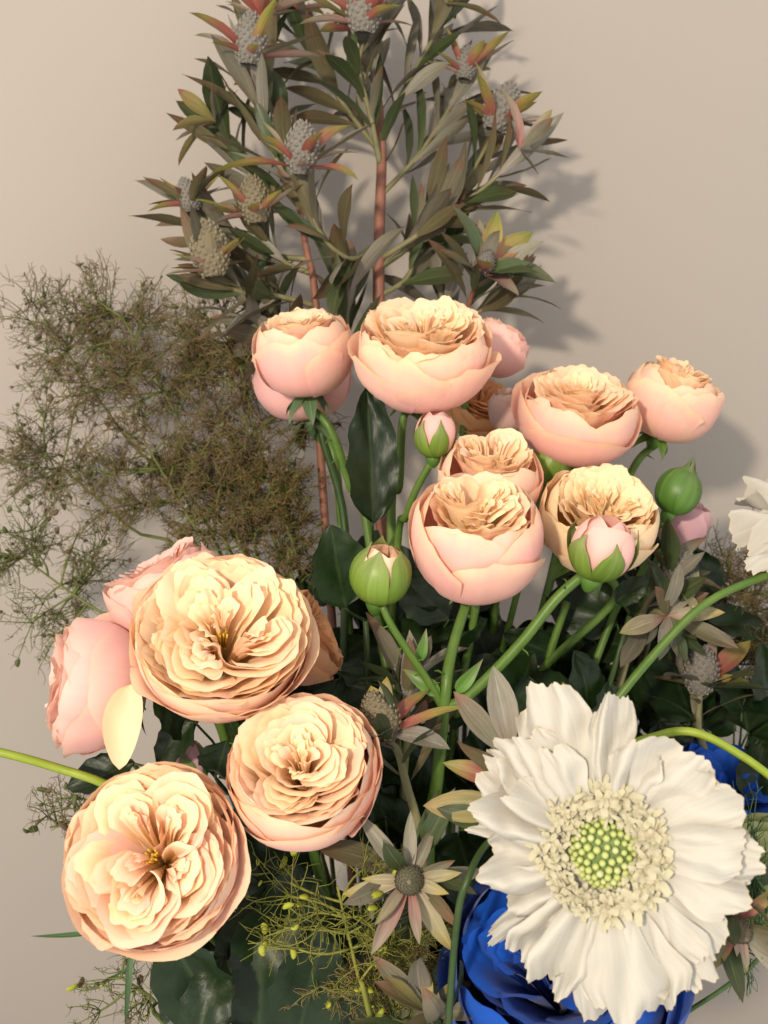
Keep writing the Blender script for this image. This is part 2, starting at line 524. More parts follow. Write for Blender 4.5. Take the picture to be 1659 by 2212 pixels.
def cup_petal(rng, s, phi, W, th1, h, flare, ruf, pink, nu=20, nv=12, lean=0.0, mat=None, notch=0.0, rimnoise=1.0):
    """A broad guard petal wrapped round the bloom (bloom axis +Z, origin at the middle)."""
    U, V = uvgrid(nu, nv)
    tip = 1 - 0.27 * np.abs(U) ** 2.1 + 0.018 * rimnoise * wob(rng, U * 3, 2.2, 5) - notch * np.exp(-(U / 0.18) ** 2)
    t = V * tip
    th0 = -1.50
    th = th0 + (th1 - th0) * t
    az = phi + U * W * (0.75 + 0.25 * np.sin(t * PI * 0.75))
    r = s * np.clip(np.cos(th), 0.02, 1) ** 0.72
    z = h * s * np.sin(th)
    sp = rng.choice([-1, 1])
    r = r * (1 + 0.035 * sp * U * V + 0.02 * (rng.random() - 0.5))
    r += s * flare * V ** 5
    r += s * ruf * V ** 3 * wob(rng, U * 3, 1.3, 4)
    z += s * ruf * 0.9 * V ** 3 * wob(rng, U * 3, 1.6, 4)
    r += s * 0.012 * wob(rng, V * 5 + U * 2, 1.2, 3)
    # rolled rim on some petals
    if rng.random() < 0.55:
        c = rng.uniform(0.03, 0.10) * s
        side = rng.uniform(-1, 1)
        wgt = np.exp(-((U - side) / 0.7) ** 2) * np.clip((V - 0.80) / 0.2, 0, 1) ** 2
        r += c * wgt
        z -= 0.8 * c * wgt
    x = r * np.cos(az) + lean * V ** 2 * s * math.cos(phi)
    y = r * np.sin(az) + lean * V ** 2 * s * math.sin(phi)
    edge = np.maximum(V ** 1.2, np.abs(U) ** 1.6 * np.clip(V * 2 - 0.6, 0, 1))
    pk = np.clip(pink * (0.65 + 0.35 * np.sin(V * PI)) + 0.25 * np.abs(U) ** 3 - 0.25 * (V > 0.9), 0, 1)
    return arr(x, y, z), gridfaces(nu, nv), arr(V, pk, edge), arr(U * .5 + .5, V)


def mid_petal(rng, f, phi, W, rr, zr, h, ruf, pink, nu=24, nv=9, cup=0.10, lean=0.5, drop=0.10, off=(0, 0)):
    """Ruffled petal of the heart: leans outwards, rim at radius rr and height zr, sides curling in towards the eye."""
    U, V = uvgrid(nu, nv)
    tip = 1 - 0.10 * np.abs(U) ** 2.2 + 0.022 * wob(rng, U * 3, 2.4, 5)
    t = V * tip
    c1 = rr * (1 - lean)
    z1 = zr - max(0.16, 0.62 * rr)
    r = (1 - t) ** 2 * 0.03 + 2 * t * (1 - t) * max(c1, 0.02) + t * t * rr
    z = (1 - t) ** 2 * (-h * 0.9) + 2 * t * (1 - t) * z1 + t * t * zr
    az = phi + U * W
    sk = rng.uniform(-0.10, 0.10)
    r = r * (1 - cup * np.abs(U) ** 2.2 * V + sk * U * V)
    z = z - drop * np.abs(U) ** 2.5 * V * min(1, rr * 2)
    r += ruf * V ** 2.5 * wob(rng, U * 3, 1.0, 4)
    z += ruf * 0.9 * V ** 3 * wob(rng, U * 3, 0.9, 3)
    pf = rng.uniform(6, 13)
    r += rng.uniform(0.3, 1.0) * 0.35 * ruf * V ** 1.5 * np.sin(pf * U + 2 * np.sin(U * 2) + rng.uniform(0, 6))
    z += rng.uniform(0.2, 0.8) * 0.30 * ruf * V ** 2 * np.sin(pf * 0.8 * U + rng.uniform(0, 6))
    roll = rng.uniform(0.0, 0.06)
    r += roll * V ** 7
    z -= roll * 0.8 * np.clip((V - .8) / .2, 0, 1) ** 2
    x, y = r * np.cos(az) + off[0] * V ** 0.7, r * np.sin(az) + off[1] * V ** 0.7
    edge = np.clip(V, 0, 1) ** 1.4 * 0.995
    pk = np.clip(pink * (0.45 + 0.5 * V) + 0.1 * wob(rng, U * 2, 1, 2), 0, 1)
    return arr(x, y, z), gridfaces(nu, nv), arr(V, pk, edge), arr(U * .5 + .5, V)


def add_petal(data, mat, parent, R, name='petal'):
    v, f, p, uv = data
    return link(name, mesh(name, v * R, f, mat, p.astype(np.float32), uv), parent)


def rose_bloom(parent, seed, R, th1=0.5, h=0.85, nout=11, nmid=14, nq=4, qn=8, pink=0.8, inner_pink=0.22, mat='petal',
               ruf=0.03, dome=0.12, flare=0.0, reflex=0, eye=False, layers=(1.0, 0.9), ragged=1.0, sink=0.12, swirl=0.3, qrot=None):
    rng = np.random.default_rng(seed)
    mm = M[mat]
    s_in = None
    # guard petals
    for k in range(nout):
        q = k / max(1, nout - 1)
        s = layers[0] + (layers[1] - layers[0]) * q
        phi = k * 2.39996 + seed * 1.7 + rng.uniform(-.15, .15)
        t1 = th1 * rng.uniform(0.93, 1.08) + 0.02 - (0.42 if k < 3 else 0.2 if k < 6 else 0) * rng.uniform(0.5, 1.1)
        fl = flare * rng.uniform(0.4, 1.3) + (rng.uniform(-0.02, 0.05) if k < 4 else -0.02)
        if k < reflex:
            fl += 0.28
        add_petal(cup_petal(rng, s, phi, rng.uniform(0.92, 1.25), t1, h, fl, ruf * 0.8, pink * rng.uniform(0.75, 1.1),
                            notch=rng.choice([0, 0, 0.05]), rimnoise=ragged), mm, parent, R)
    rr = layers[1] * math.cos(th1) ** 0.72
    zr = layers[1] * h * math.sin(th1)
    for k in range(nmid):
        q = k / max(1, nmid - 1)
        f = 1.03 - 0.23 * q
        phi = k * 2.39996 + seed + rng.uniform(-.3, .3)
        zz = zr + 0.02 + dome * (1 - f * f) + rng.uniform(-0.05, 0.035)
        add_petal(mid_petal(rng, f, phi, rng.uniform(0.5, 0.85), rr * f * 1.02, zz, h, ruf * 1.1,
                            (pink * (1 - q) * 0.6 + inner_pink * q) * rng.uniform(0.4, 1.3), cup=0.06, lean=rng.uniform(0.15, 0.4)), mm, parent, R)
    a0 = rng.uniform(0, 6.28) if qrot is None else qrot
    for q in range(nq):
        al = a0 + q * 2 * PI / nq + rng.uniform(-.22, .22)
        hw_ = PI / nq * rng.uniform(0.95, 1.2)
        hi = rng.uniform(-0.06, 0.05)
        style = rng.random()
        for i in range(qn):
            e = i / (qn - 1)
            pk = inner_pink * rng.uniform(0, 1.9)
            if style < 0.45:        # petals fanned round the eye
                f = 0.86 * (1 - e) ** 0.8 + 0.10
                zz = zr + 0.05 + dome * (1 - f * f) + hi + rng.uniform(-0.03, 0.03) - sink * (1 - f) ** 2
                add_petal(mid_petal(rng, f, al + rng.uniform(-.3, .3) + swirl * e, hw_ * rng.uniform(0.7, 1.45), rr * f, zz, h, ruf * rng.uniform(.7, 1.4),
                                    pk, cup=rng.uniform(0.2, 0.45), lean=rng.uniform(0.35, 0.85), drop=0.16), mm, parent, R)
            else:                   # petals folded into each other round a centre of their own
                rq = rr * 0.44
                of = (rq * math.cos(al), rq * math.sin(al))
                f = 0.50 * (1 - e) ** 0.9 + 0.06
                zz = zr + 0.05 + dome * 0.85 + hi + rng.uniform(-0.05, 0.05) - 0.10 * (1 - e) * (style < .7)
                add_petal(mid_petal(rng, f, al + rng.uniform(-1.0, 1.0) + (style - .7) * 3, rng.uniform(1.0, 1.75), rr * f, zz, h, ruf * rng.uniform(.7, 1.3),
                                    pk, cup=rng.uniform(0.0, 0.25), lean=rng.uniform(0.1, 0.55), drop=0.10, off=of), mm, parent, R)
    if eye:
        T = Tubes()
        for k in range(14):
            a = rng.uniform(0, 6.28)
            r0 = rng.uniform(0, 0.05)
            p0 = Vector((r0 * math.cos(a), r0 * math.sin(a), zr - 0.45)) * R
            p1 = Vector((r0 * 1.7 * math.cos(a), r0 * 1.7 * math.sin(a), zr - rng.uniform(0.06, .15))) * R
            T.add([p0, p0.lerp(p1, .5), p1], 0.008 * R, 0.014 * R, 4)
        T.build('stamens', M['stamen'], parent, Vector((0, 0, 0)))


def lance(nu, nv, w, bend, keel, twist, peak=0.55, wav=0.0, seed=0, pts=0.0):
    """Lance-shaped leaf, unit length along +Y, upper face +Z."""
    rng = np.random.default_rng(seed)
    U, V = uvgrid(nu, nv)
    k = math.log(0.5) / math.log(peak)
    wd = w * np.clip(np.sin(PI * np.clip(V, 0, 1) ** k), 0, 1) ** (0.85 + pts)
    wd = np.maximum(wd, 0.06 * w * (1 - V))
    x = U * wd
    y = V.copy()
    z = keel * np.abs(U) * wd + wav * w * wob(rng, V * 5 + U, 1.3, 3) * np.abs(U)
    tw = twist * V
    x2 = x * np.cos(tw) - z * np.sin(tw)
    z2 = x * np.sin(tw) + z * np.cos(tw)
    a = bend * V
    if abs(bend) > 1e-4:
        yy = np.sin(a) / bend
        zz = (1 - np.cos(a)) / bend
    else:
        yy, zz = V, 0 * V
    y = yy - z2 * np.sin(a)
    z = zz + z2 * np.cos(a)
    return arr(x2, y, z), gridfaces(nu, nv), arr(V, np.abs(U), V * 0), arr(U * .5 + .5, V)


_lib = {}


def leafdata(mat, kind, var):
    key = (mat, kind, var)
    if key in _lib:
        return _lib[key]
    rng = np.random.default_rng(hash((kind, var)) % 1000 if False else var * 7 + len(kind) * 13)
    if kind == 'narrow':
        d = lance(4, 9, rng.uniform(0.09, 0.125), rng.uniform(-0.7, 1.3), rng.uniform(0.1, 0.5), rng.uniform(-0.8, 0.8), rng.uniform(.52, .62), 0.1, var)
    elif kind == 'bract':
        d = lance(4, 9, rng.uniform(0.12, 0.16), rng.uniform(-0.6, 0.5), rng.uniform(0.2, 0.6), rng.uniform(-0.3, 0.3), rng.uniform(.45, .58), 0.1, var)
    elif kind == 'blade':
        d = lance(2, 10, 0.028, rng.uniform(0.2, 1.0), 0.4, 0.4, 0.4, 0, var)
    elif kind == 'sepal':
        d = lance(4, 10, 0.15, rng.uniform(-1.3, -0.5), 0.4, rng.uniform(-.5, .5), 0.33, 0.15, var, 0.25)
    elif kind == 'rose':
        U, V = uvgrid(12, 14)
        serr = 1 + 0.05 * np.sign(np.sin(V * 62)) * (np.abs(U) > 0.95)
        wd = 0.36 * np.sin(PI * V ** 0.82) ** 0.7 * serr
        wd = np.maximum(wd, 0.006)
        x = U * wd
        z = 0.22 * np.abs(U) * wd + 0.022 * np.sin(V * 24 - np.abs(U) * 6) * np.abs(U) + 0.03 * wob(rng, V * 4 + U * 2, 1.2, 3)
        b = rng.uniform(-0.9, 0.2)
        a = b * V
        y = np.sin(a) / b - z * np.sin(a)
        zz = (1 - np.cos(a)) / b + z * np.cos(a)
        d = (arr(x, y, zz), gridfaces(12, 14), arr(V, np.abs(U), V * 0), arr(U * .5 + .5, V))
    me = mesh(kind + '_leaf', d[0], d[1], M[mat], d[2].astype(np.float32), d[3])
    _lib[key] = me
    return me


def put_leaf(name, parent, origin, mat, kind, var, pos, d, n, L, wf=1.0):
    return link(name, leafdata(mat, kind, var), parent, leafmat(Vector(pos) - origin, d, n, (L * wf, L, L)))


def bloom_frame(axis, spin=0.0):
    q = Vector((0, 0, 1)).rotation_difference(axis)
    from mathutils import Quaternion
    return q @ Quaternion((0, 0, 1), spin)


def calyx(bloom, rng, R, h, n=5, mat='sepal', L=0.6, droop=0.0, width=1.0, name='sepal'):
    """Sepals round the base, and the round hip under them (bloom local frame)."""
    zb = -h * R * 0.97
    for k in range(n):
        a = k * 2 * PI / n + rng.uniform(-.3, .3)
        out = Vector((math.cos(a), math.sin(a), 0))
        d = (out * 1.0 + Vector((0, 0, rng.uniform(0.1, 0.5) - droop))).normalized()
        nrm = Vector((0, 0, 1)) - out * 0.2
        link(name, leafdata(mat, 'sepal', int(rng.integers(0, 5))), bloom,
             leafmat(Vector((0, 0, zb)) + out * 0.06 * R, d, nrm, (L * R * 1.4 * width, L * R, L * R)))
    # hip
    prof = [(0.05, -0.36), (0.10, -0.30), (0.165, -0.18), (0.17, -0.08), (0.15, 0.02), (0.2, 0.06)]
    nv, ns_ = len(prof), 10
    v = [(r * R * math.cos(2 * PI * i / ns_), r * R * math.sin(2 * PI * i / ns_), zb + z * R) for r, z in prof for i in range(ns_)]
    f = [(j * ns_ + i, j * ns_ + (i + 1) % ns_, (j + 1) * ns_ + (i + 1) % ns_, (j + 1) * ns_ + i) for j in range(nv - 1) for i in range(ns_)]
    pg = np.array([(0.5, 0.5, 0)] * len(v), dtype=np.float32)
    link('hip', mesh('hip', v, f, M['sepal' if mat != 'sepal_pale' else 'sepal_pale'], pg, np.zeros((len(v), 2))), bloom)
    return zb - 0.34 * R


def new_rose(name, label, cat, base, group=None):
    root = empty(name, base)
    setp(root, label, cat, group)
    return root


def stem_curve(root, origin, pts, r0, r1, mat='stem_green', name='stem', sub=6, sides=8, thorns=0, seed=0):
    P = catmull(pts, sub)
    T = Tubes()
    T.add(P, r0, r1, sides)
    rng = random.Random(seed)
    for k in range(thorns):
        i = rng.randrange(1, len(P) - 1)
        t = (P[i + 1] - P[i]).normalized()
        a = t.orthogonal().normalized()
        a.rotate(Matrix.Rotation(rng.uniform(0, 6.28), 3, t))
        T.add([P[i], P[i] + a * r0 * 1.9 + t * r0 * 0.2, P[i] + a * r0 * 2.6 - t * r0 * 0.1], r0 * 0.28, 0.00003, 4)
    return T.build(name, M[mat], root, origin)


BLOOMS = 0


def rose(label, px, py, d, wpx, axis, seed, stem=None, mat='petal', sep='sepal', sepL=0.6, stem_mat='stem_green', stem_r=0.0021, spin=0.0,
         droop=0.0, root=None, origin=None, **kw):
    """One rose: px,py is the middle of the bloom, wpx its width in the picture."""
    c = PV(px, py, d)
    R = wpx * 0.5 * PXM * d
    ax = CV(*axis)
    h = kw.get('h', 0.85)
    base = c - ax * (h * 1.3 * R)
    rng = np.random.default_rng(seed + 500)
    if root is None:
        pts = [stem_to(base, rng)]
        if stem:
            pts += [PV(*q) for q in reversed(stem)]
        else:
            pts += [pts[0].lerp(base, 0.55) + VF * 0.03, base - (ax + Vector((0, 0, .6))).normalized() * R * 1.1]
        pts.append(base)
        origin = pts[0]
        root = new_rose('rose', label, 'rose', origin)
        stem_curve(root, origin, pts, stem_r * 1.25, stem_r, stem_mat, thorns=5, seed=seed)
    bl = empty('bloom', c - origin, root, bloom_frame(ax, spin))
    rose_bloom(bl, seed, R, mat=mat, **kw)
    calyx(bl, rng, R, h, mat=sep, L=sepL, droop=droop)
    return root


def bud_body(bl, rng, R, mat, n=7, elong=1.15, pink=0.7):
    for k in range(n):
        s = 1.0 - 0.05 * k
        U, V = uvgrid(12, 10)
        th = -1.45 + (1.45 + 1.45 - 0.08 * (n - k)) * V * (1 - 0.13 * np.abs(U) ** 2.5)
        az = k * 2.39996 + U * 1.15
        r = s * np.clip(np.cos(th), 0.0, 1) ** 0.85 * (1 + 0.04 * U * V)
        z = elong * s * np.sin(th) + 0.06 * V ** 4 * k
        v = arr(r * np.cos(az), r * np.sin(az), z)
        pk = np.clip(pink + 0.3 * np.abs(U) ** 3 - 0.3 * V ** 2, 0, 1)
        add_petal((v, gridfaces(12, 10), arr(0.5 + V * .5, pk, V * 0.97), arr(U * .5 + .5, V)), M[mat], bl, R)


def hug_sepal(rng, R, az0, th1, elong, wid, off, peel, tipl):
    """Sepal pressed against a bud, its tip standing free."""
    U, V = uvgrid(6, 14)
    th = -1.5 + (th1 + 1.5) * np.minimum(V / 0.82, 1.0)
    wd = wid * np.clip(np.sin(PI * np.clip(V * 0.86 + 0.13, 0, 1)) ** 0.8, 0, 1) * (1 - 0.75 * np.clip((V - 0.7) / 0.3, 0, 1)) + 0.012
    rr = np.clip(np.cos(th), 0.04, 1) ** 0.85 * (1 + off)
    az = az0 + U * wd / np.maximum(rr, 0.35)
    rad = rr + peel * np.clip(V - 0.35, 0, 1) ** 2 * 2.2 - 0.03 * np.abs(U)
    z = elong * (1 + off * 0.6) * np.sin(th)
    ext = np.clip((V - 0.82) / 0.18, 0, 1)
    z = z + ext * tipl
    rad = rad * (1 - 0.3 * ext) + 0.02 * ext if peel > 0.005 else rad * (1 - 0.88 * ext) + 0.03 * ext
    return arr(rad * np.cos(az), rad * np.sin(az), z) * R, gridfaces(6, 14), arr(V, np.abs(U), V * 0), arr(U * .5 + .5, V)


def rosebud(px, py, d, wpx, axis, seed, label=None, stem=None, mat='petal_pink', smat='sepal_bright', th1=0.6, wid=0.5, peel=0.1, elong=1.15,
            root=None, origin=None, tipl=0.3, pink=0.7, stem_mat='stem_green', n=5, peels=None, stem_r=0.0017, spin=0):
    c = PV(px, py, d)
    R = wpx * 0.5 * PXM * d
    ax = CV(*axis)
    base = c - ax * (elong * 1.45 * R)
    rng = np.random.default_rng(seed)
    if root is None:
        pts = [stem_to(base, rng)]
        if stem:
            pts += [PV(*q) for q in reversed(stem)]
        else:
            pts += [pts[0].lerp(base, 0.6) + VF * 0.03]
        pts.append(base)
        origin = pts[0]
        root = new_rose('rosebud', label, 'rosebud', origin)
        stem_curve(root, origin, pts, stem_r * 1.25, stem_r, stem_mat, seed=seed)
    bl = empty('bud', c - origin, root, bloom_frame(ax, spin))
    bud_body(bl, rng, R, mat, elong=elong, pink=pink)
    for k in range(n):
        pl = peels[k] if peels else peel * rng.uniform(0.3, 1.5)
        dd = hug_sepal(rng, R, k * 2 * PI / n + rng.uniform(-.12, .12), th1 * rng.uniform(.85, 1.1), elong, wid, 0.035 + 0.02 * (k % 2), pl, tipl * rng.uniform(.6, 1.3))
        link('sepal', mesh('sepal', dd[0], dd[1], M[smat], dd[2].astype(np.float32), dd[3]), bl)
    zb = -elong * R
    prof = [(0.12, -0.5), (0.2, -0.42), (0.33, -0.2), (0.36, -0.05), (0.30, 0.08)]
    ns_ = 10
    v = [(r * R * math.cos(2 * PI * i / ns_), r * R * math.sin(2 * PI * i / ns_), zb + z * R) for r, z in prof for i in range(ns_)]
    f = [(j * ns_ + i, j * ns_ + (i + 1) % ns_, (j + 1) * ns_ + (i + 1) % ns_, (j + 1) * ns_ + i) for j in range(len(prof) - 1) for i in range(ns_)]
    link('hip', mesh('hip', v, f, M['sepal'], np.array([(0.4, 0.5, 0)] * len(v), dtype=np.float32), np.zeros((len(v), 2))), bl)
    return root


# ------------------------------------------------------------------ peach roses
rose('smaller peach rose, closed round cup, just left-leaning beside the tallest rose'.replace('left-leaning', 'leaning'), 655, 755, .555, 218, (-0.08, 0.90, 0.42), 11,
     stem=[(715, 930, .565), (760, 1060, .575), (800, 1180, .58)], th1=0.85, h=0.92, pink=1.0, nout=9, dome=0.08, sep='sepal_pale', sepL=0.75, droop=0.9)
rose('pink rose tucked low behind the smaller closed peach rose', 655, 812, .60, 215, (-0.15, 0.95, 0.1), 12,
     stem=[(690, 945, .605), (740, 1150, .60)], mat='petal_pink', th1=0.75, h=0.9, pink=0.9, sep='sepal_pale', sepL=0.8, droop=0.9)
rose('tallest peach rose, wide cup with ruffled cream heart under the leucadendron', 915, 752, .525, 305, (0.03, 0.80, 0.60), 13,
     stem=[(872, 900, .54), (862, 1050, .555), (845, 1200, .57)], th1=0.52, h=0.84, pink=0.85, nout=10, nmid=16, nq=5, dome=0.14, ruf=0.035, sep='sepal', sepL=0.5, droop=0.6, ragged=1.6)
rose('half hidden pink rose with ragged rim behind the tallest rose', 1078, 745, .60, 135, (0.55, 0.85, 0.05), 14, th1=0.6, h=1.0, mat='petal_pink', pink=0.8, nout=10, nmid=8, nq=3, ragged=2.5)
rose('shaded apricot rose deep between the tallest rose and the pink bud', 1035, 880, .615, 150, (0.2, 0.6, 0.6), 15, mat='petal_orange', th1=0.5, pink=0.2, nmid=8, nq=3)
rose('round peach rose with cream heart between two paler roses, small yellow scar low on it', 1248, 890, .545, 268, (0.06, 0.82, 0.56), 16, mat='petal', th1=0.62, h=0.80, pink=1.0, nout=9, nq=4, dome=0.12, ruf=0.03,
     stem=[(1215, 1010, .56), (1190, 1250, .58)])
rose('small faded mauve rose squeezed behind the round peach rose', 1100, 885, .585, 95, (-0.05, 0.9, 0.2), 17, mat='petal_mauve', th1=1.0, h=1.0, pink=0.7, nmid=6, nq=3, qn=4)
rose('peach rose farthest out on the open wall, leaning with tan stained lower petal', 1450, 862, .575, 205, (0.28, 0.88, 0.36), 18, th1=0.95, h=0.86, pink=0.8, nout=9, dome=0.08, ruf=0.028,
     stem=[(1375, 1000, .58), (1330, 1090, .585), (1240, 1290, .585)], stem_mat='stem_green', sep='sepal', sepL=0.6, droop=0.7, ragged=2.0)
rose('peach rose half hidden behind the big globe shaped rose', 1058, 1035, .515, 232, (0.05, 0.85, 0.52), 19, th1=0.8, h=0.85, pink=0.85, nout=9)
rose('apricot yellow rose with quartered heart behind the half open bud', 1296, 1118, .505, 262, (0.10, 0.72, 0.70), 20, th1=0.62, h=0.86, pink=0.12, inner_pink=0.0, nq=5, dome=0.18, ruf=0.035, sepL=0.9, sep='sepal',
     stem=[(1330, 1290, .53), (1160, 1460, .55), (1060, 1650, .56)])
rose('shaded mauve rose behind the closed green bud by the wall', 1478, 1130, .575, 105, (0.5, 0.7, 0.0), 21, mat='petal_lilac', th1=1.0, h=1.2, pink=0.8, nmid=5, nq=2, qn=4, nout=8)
rose('largest peach rose, fully open with golden eye in the lower cluster', 478, 1370, .440, 388, (0.10, 0.62, 0.78), 22, th1=0.26, h=0.80, pink=0.75, inner_pink=0.16, nout=13, nmid=30, nq=5, qn=9, dome=0.24, ruf=0.034,
     flare=0.0, eye=True, layers=(1.0, 0.95), ragged=1.6, sepL=0.5)
rose('pink rose seen from its side, leaning behind the largest open rose', 352, 1262, .50, 262, (-0.42, 0.9, 0.10), 23, th1=0.40, h=0.92, pink=0.9, mat='petal_pink', nout=13)
rose('pink rose facing sideways to the wall beside the smoke bush', 183, 1478, .475, 290, (-0.94, 0.10, 0.28), 24, th1=0.45, h=0.92, pink=0.85, mat='petal_pink', nout=13, sepL=0.7)
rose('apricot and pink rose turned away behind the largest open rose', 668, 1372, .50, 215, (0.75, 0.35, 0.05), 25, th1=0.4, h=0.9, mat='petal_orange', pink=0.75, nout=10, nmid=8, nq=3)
rose('round cupped peach rose with curled heart, beside the pink bracted cone', 655, 1665, .425, 332, (-0.02, 0.62, 0.78), 26, th1=0.52, h=0.88, pink=1.0, inner_pink=0.25, nout=14, nmid=26, nq=4, qn=9, dome=0.14, ruf=0.034,
     layers=(1.0, 0.94))
rose('lowest open peach rose with yellow quartered heart above the dark leaves', 330, 1852, .405, 385, (-0.02, 0.42, 0.90), 27, th1=0.28, h=0.78, pink=0.8, inner_pink=0.42, nout=13, nmid=24, nq=5, qn=9, dome=0.22, ruf=0.038,
     flare=0.0, eye=True, layers=(1.0, 0.94), ragged=1.8)
rosebud(402, 1650, .49, 95, (-0.2, 0.9, 0.2), 28, 'lilac pink bud deep in shade between the three lower roses', mat='petal_lilac', smat='sepal')

# branching spray with one bloom and two buds on a forked stem
so = stem_to(None, np.random.default_rng(40))
spray = new_rose('spray_rose', 'forked rose spray: big globe shaped peach rose with green bud and half open bud', 'rose', so)
fork = PV(962, 1500, .475)
stem_curve(spray, so, [so, PV(925, 1900, .52), PV(945, 1680, .49), fork, PV(978, 1400, .482), PV(1030, 1155, .468) - CV(0.03, 0.76, 0.65) * (0.95 * 1.22 * 150 * PXM * .468)], .0034, .0023, thorns=6, seed=3)
stem_curve(spray, so, [PV(957, 1530, .478), PV(930, 1480, .472), PV(880, 1405, .465), PV(845, 1350, .462), PV(826, 1310, .461)], .0020, .0016, name='side_stem', thorns=8, seed=4)
stem_curve(spray, so, [PV(958, 1530, .478), PV(1015, 1500, .474), PV(1120, 1395, .468), PV(1200, 1295, .465), PV(1258, 1243, .464)], .0026, .0023, name='side_stem', thorns=4, seed=5)
rose('', 1030, 1155, .468, 300, (0.03, 0.76, 0.65), 31, root=spray, origin=so, th1=0.78, h=0.95, pink=1.1, inner_pink=0.15, nout=10, nmid=14, nq=4, qn=8, dome=0.12, ruf=0.03, sepL=0.45, droop=0.8, layers=(1.0, 0.88))
rosebud(822, 1242, .462, 132, (0.15, 0.92, 0.36), 32, root=spray, origin=so, mat='petal', smat='sepal_bright', th1=0.98, wid=0.66, peel=0.03, elong=0.95, pink=0.6, tipl=0.28, peels=[.02, .12, .02, .01, .30], spin=0.6)
rosebud(1300, 1185, .458, 140, (0.24, 0.90, 0.36), 33, root=spray, origin=so, mat='petal_pink', smat='sepal_bright', th1=0.25, wid=0.52, peel=0.2, elong=1.0, pink=0.55, tipl=0.5, peels=[.25, .12, .4, .3, .1])
for i, (x, y, dx, dy, L) in enumerate([(950, 1500, -.6, .5, .022), (985, 1495, .5, .7, .02), (905, 1430, .2, 1, .016)]):
    put_leaf('stipule', spray, so, 'sepal', 'sepal', i, PV(x, y, .474), CV(dx, dy, .4), CV(0, .2, 1), L, 1.1)

rosebud(940, 938, .52, 92, (0.06, 0.95, 0.25), 34, 'half open pink rosebud hanging under the tallest rose', mat='petal_pink', smat='sepal_bright', th1=0.35, wid=0.5, peel=0.06, elong=1.1, pink=0.75, tipl=0.45,
        stem=[(925, 1010, .525), (880, 1110, .535), (850, 1300, .56)])
rosebud(1465, 1062, .545, 96, (0.38, 0.90, 0.1), 35, 'closed green rosebud with hooked tip standing out against the wall', smat='sepal', th1=1.42, wid=0.85, peel=0.0, elong=1.05, tipl=0.7,
        stem=[(1415, 1150, .55), (1380, 1250, .555), (1290, 1420, .56)])
rosebud(1190, 1000, .545, 88, (0.25, 0.92, 0.2), 36, 'closed green rosebud half hidden between the round peach and apricot yellow roses', smat='sepal_bright', th1=1.4, wid=0.85, peel=0.0, elong=1.05, tipl=0.4)

# fallen outer petal of the sideways rose
g = np.random.default_rng(5)
U, V = uvgrid(10, 14)
wd = 0.34 * np.sin(PI * V ** 0.8) ** 0.6
x, y = U * wd, V
z = 0.5 * (U * wd) ** 2 * 3 + 0.10 * np.sin(V * 3.0) + 0.01 * wob(g, V * 6 + U * 2, 1, 3)
po = PV(283, 1478, .455)
pm = mesh('loose_petal', arr(x, y, z), gridfaces(10, 14), M['petal'], arr(0.55 + V * .45, V * 0 + 0.05, V * .98).astype(np.float32), arr(U * .5 + .5, V))
lp = link('loose_petal', pm, None, leafmat(po, CV(-0.08, -1, 0.25), CV(.05, .1, 1), (0.024, 0.036, 0.034)))
setp(lp, 'single cream petal hanging loose under the sideways pink rose', 'petal')


# ------------------------------------------------------------------ scabious
def scab_petal(rng, a, r0, L, W, lift, droop, side=0.0, wave=1.0, nu=34, nv=22):
    U, V = uvgrid(nu, nv)
    wf = 0.17 + 0.83 * np.clip(V * 1.2, 0, 1) ** 1.05
    wf = wf * (1 - 0.12 * np.clip((V - 0.85) / 0.15, 0, 1))
    lob = rng.uniform(0.05, 0.13) * np.abs(np.sin(U * rng.uniform(2.2, 4.6) + rng.uniform(0, 3))) + 0.018 * wob(rng, U * 9, 3.1, 5)
    rad = r0 + L * (V * (1 - 0.17 * np.abs(U) ** 2.4) + lob * V ** 3)
    lat = U * W * 0.5 * wf * rng.uniform(1.0, 1.32) * (1 + 0.09 * wob(rng, V * 6, 1.2, 3))
    lat = lat + side * V * V * L
    ridg = wob(rng, U * 3 + 0.8 * V, 1.2, 3)
    fold = wob(rng, U * 2.2 + V * 1.5, 0.9, 3)
    z = L * (lift * V - droop * V * V) + wave * L * (0.026 * ridg * V ** 1.1 + 0.30 * fold * V ** 1.2 + 0.05 * wob(rng, V * 7 + U * 2, 1.1, 3) * V)
    z += wave * L * 0.035 * np.clip((V - .8) / .2, 0, 1) * wob(rng, U * 9, 2.0, 4)
    x = rad * math.cos(a) - lat * math.sin(a)
    y = rad * math.sin(a) + lat * math.cos(a)
    edge = np.maximum(V ** 10, np.abs(U) ** 14 * 0.8)
    return arr(x, y, z), gridfaces(nu, nv), arr(V, V * 0, edge), arr(U * .5 + .5, V)


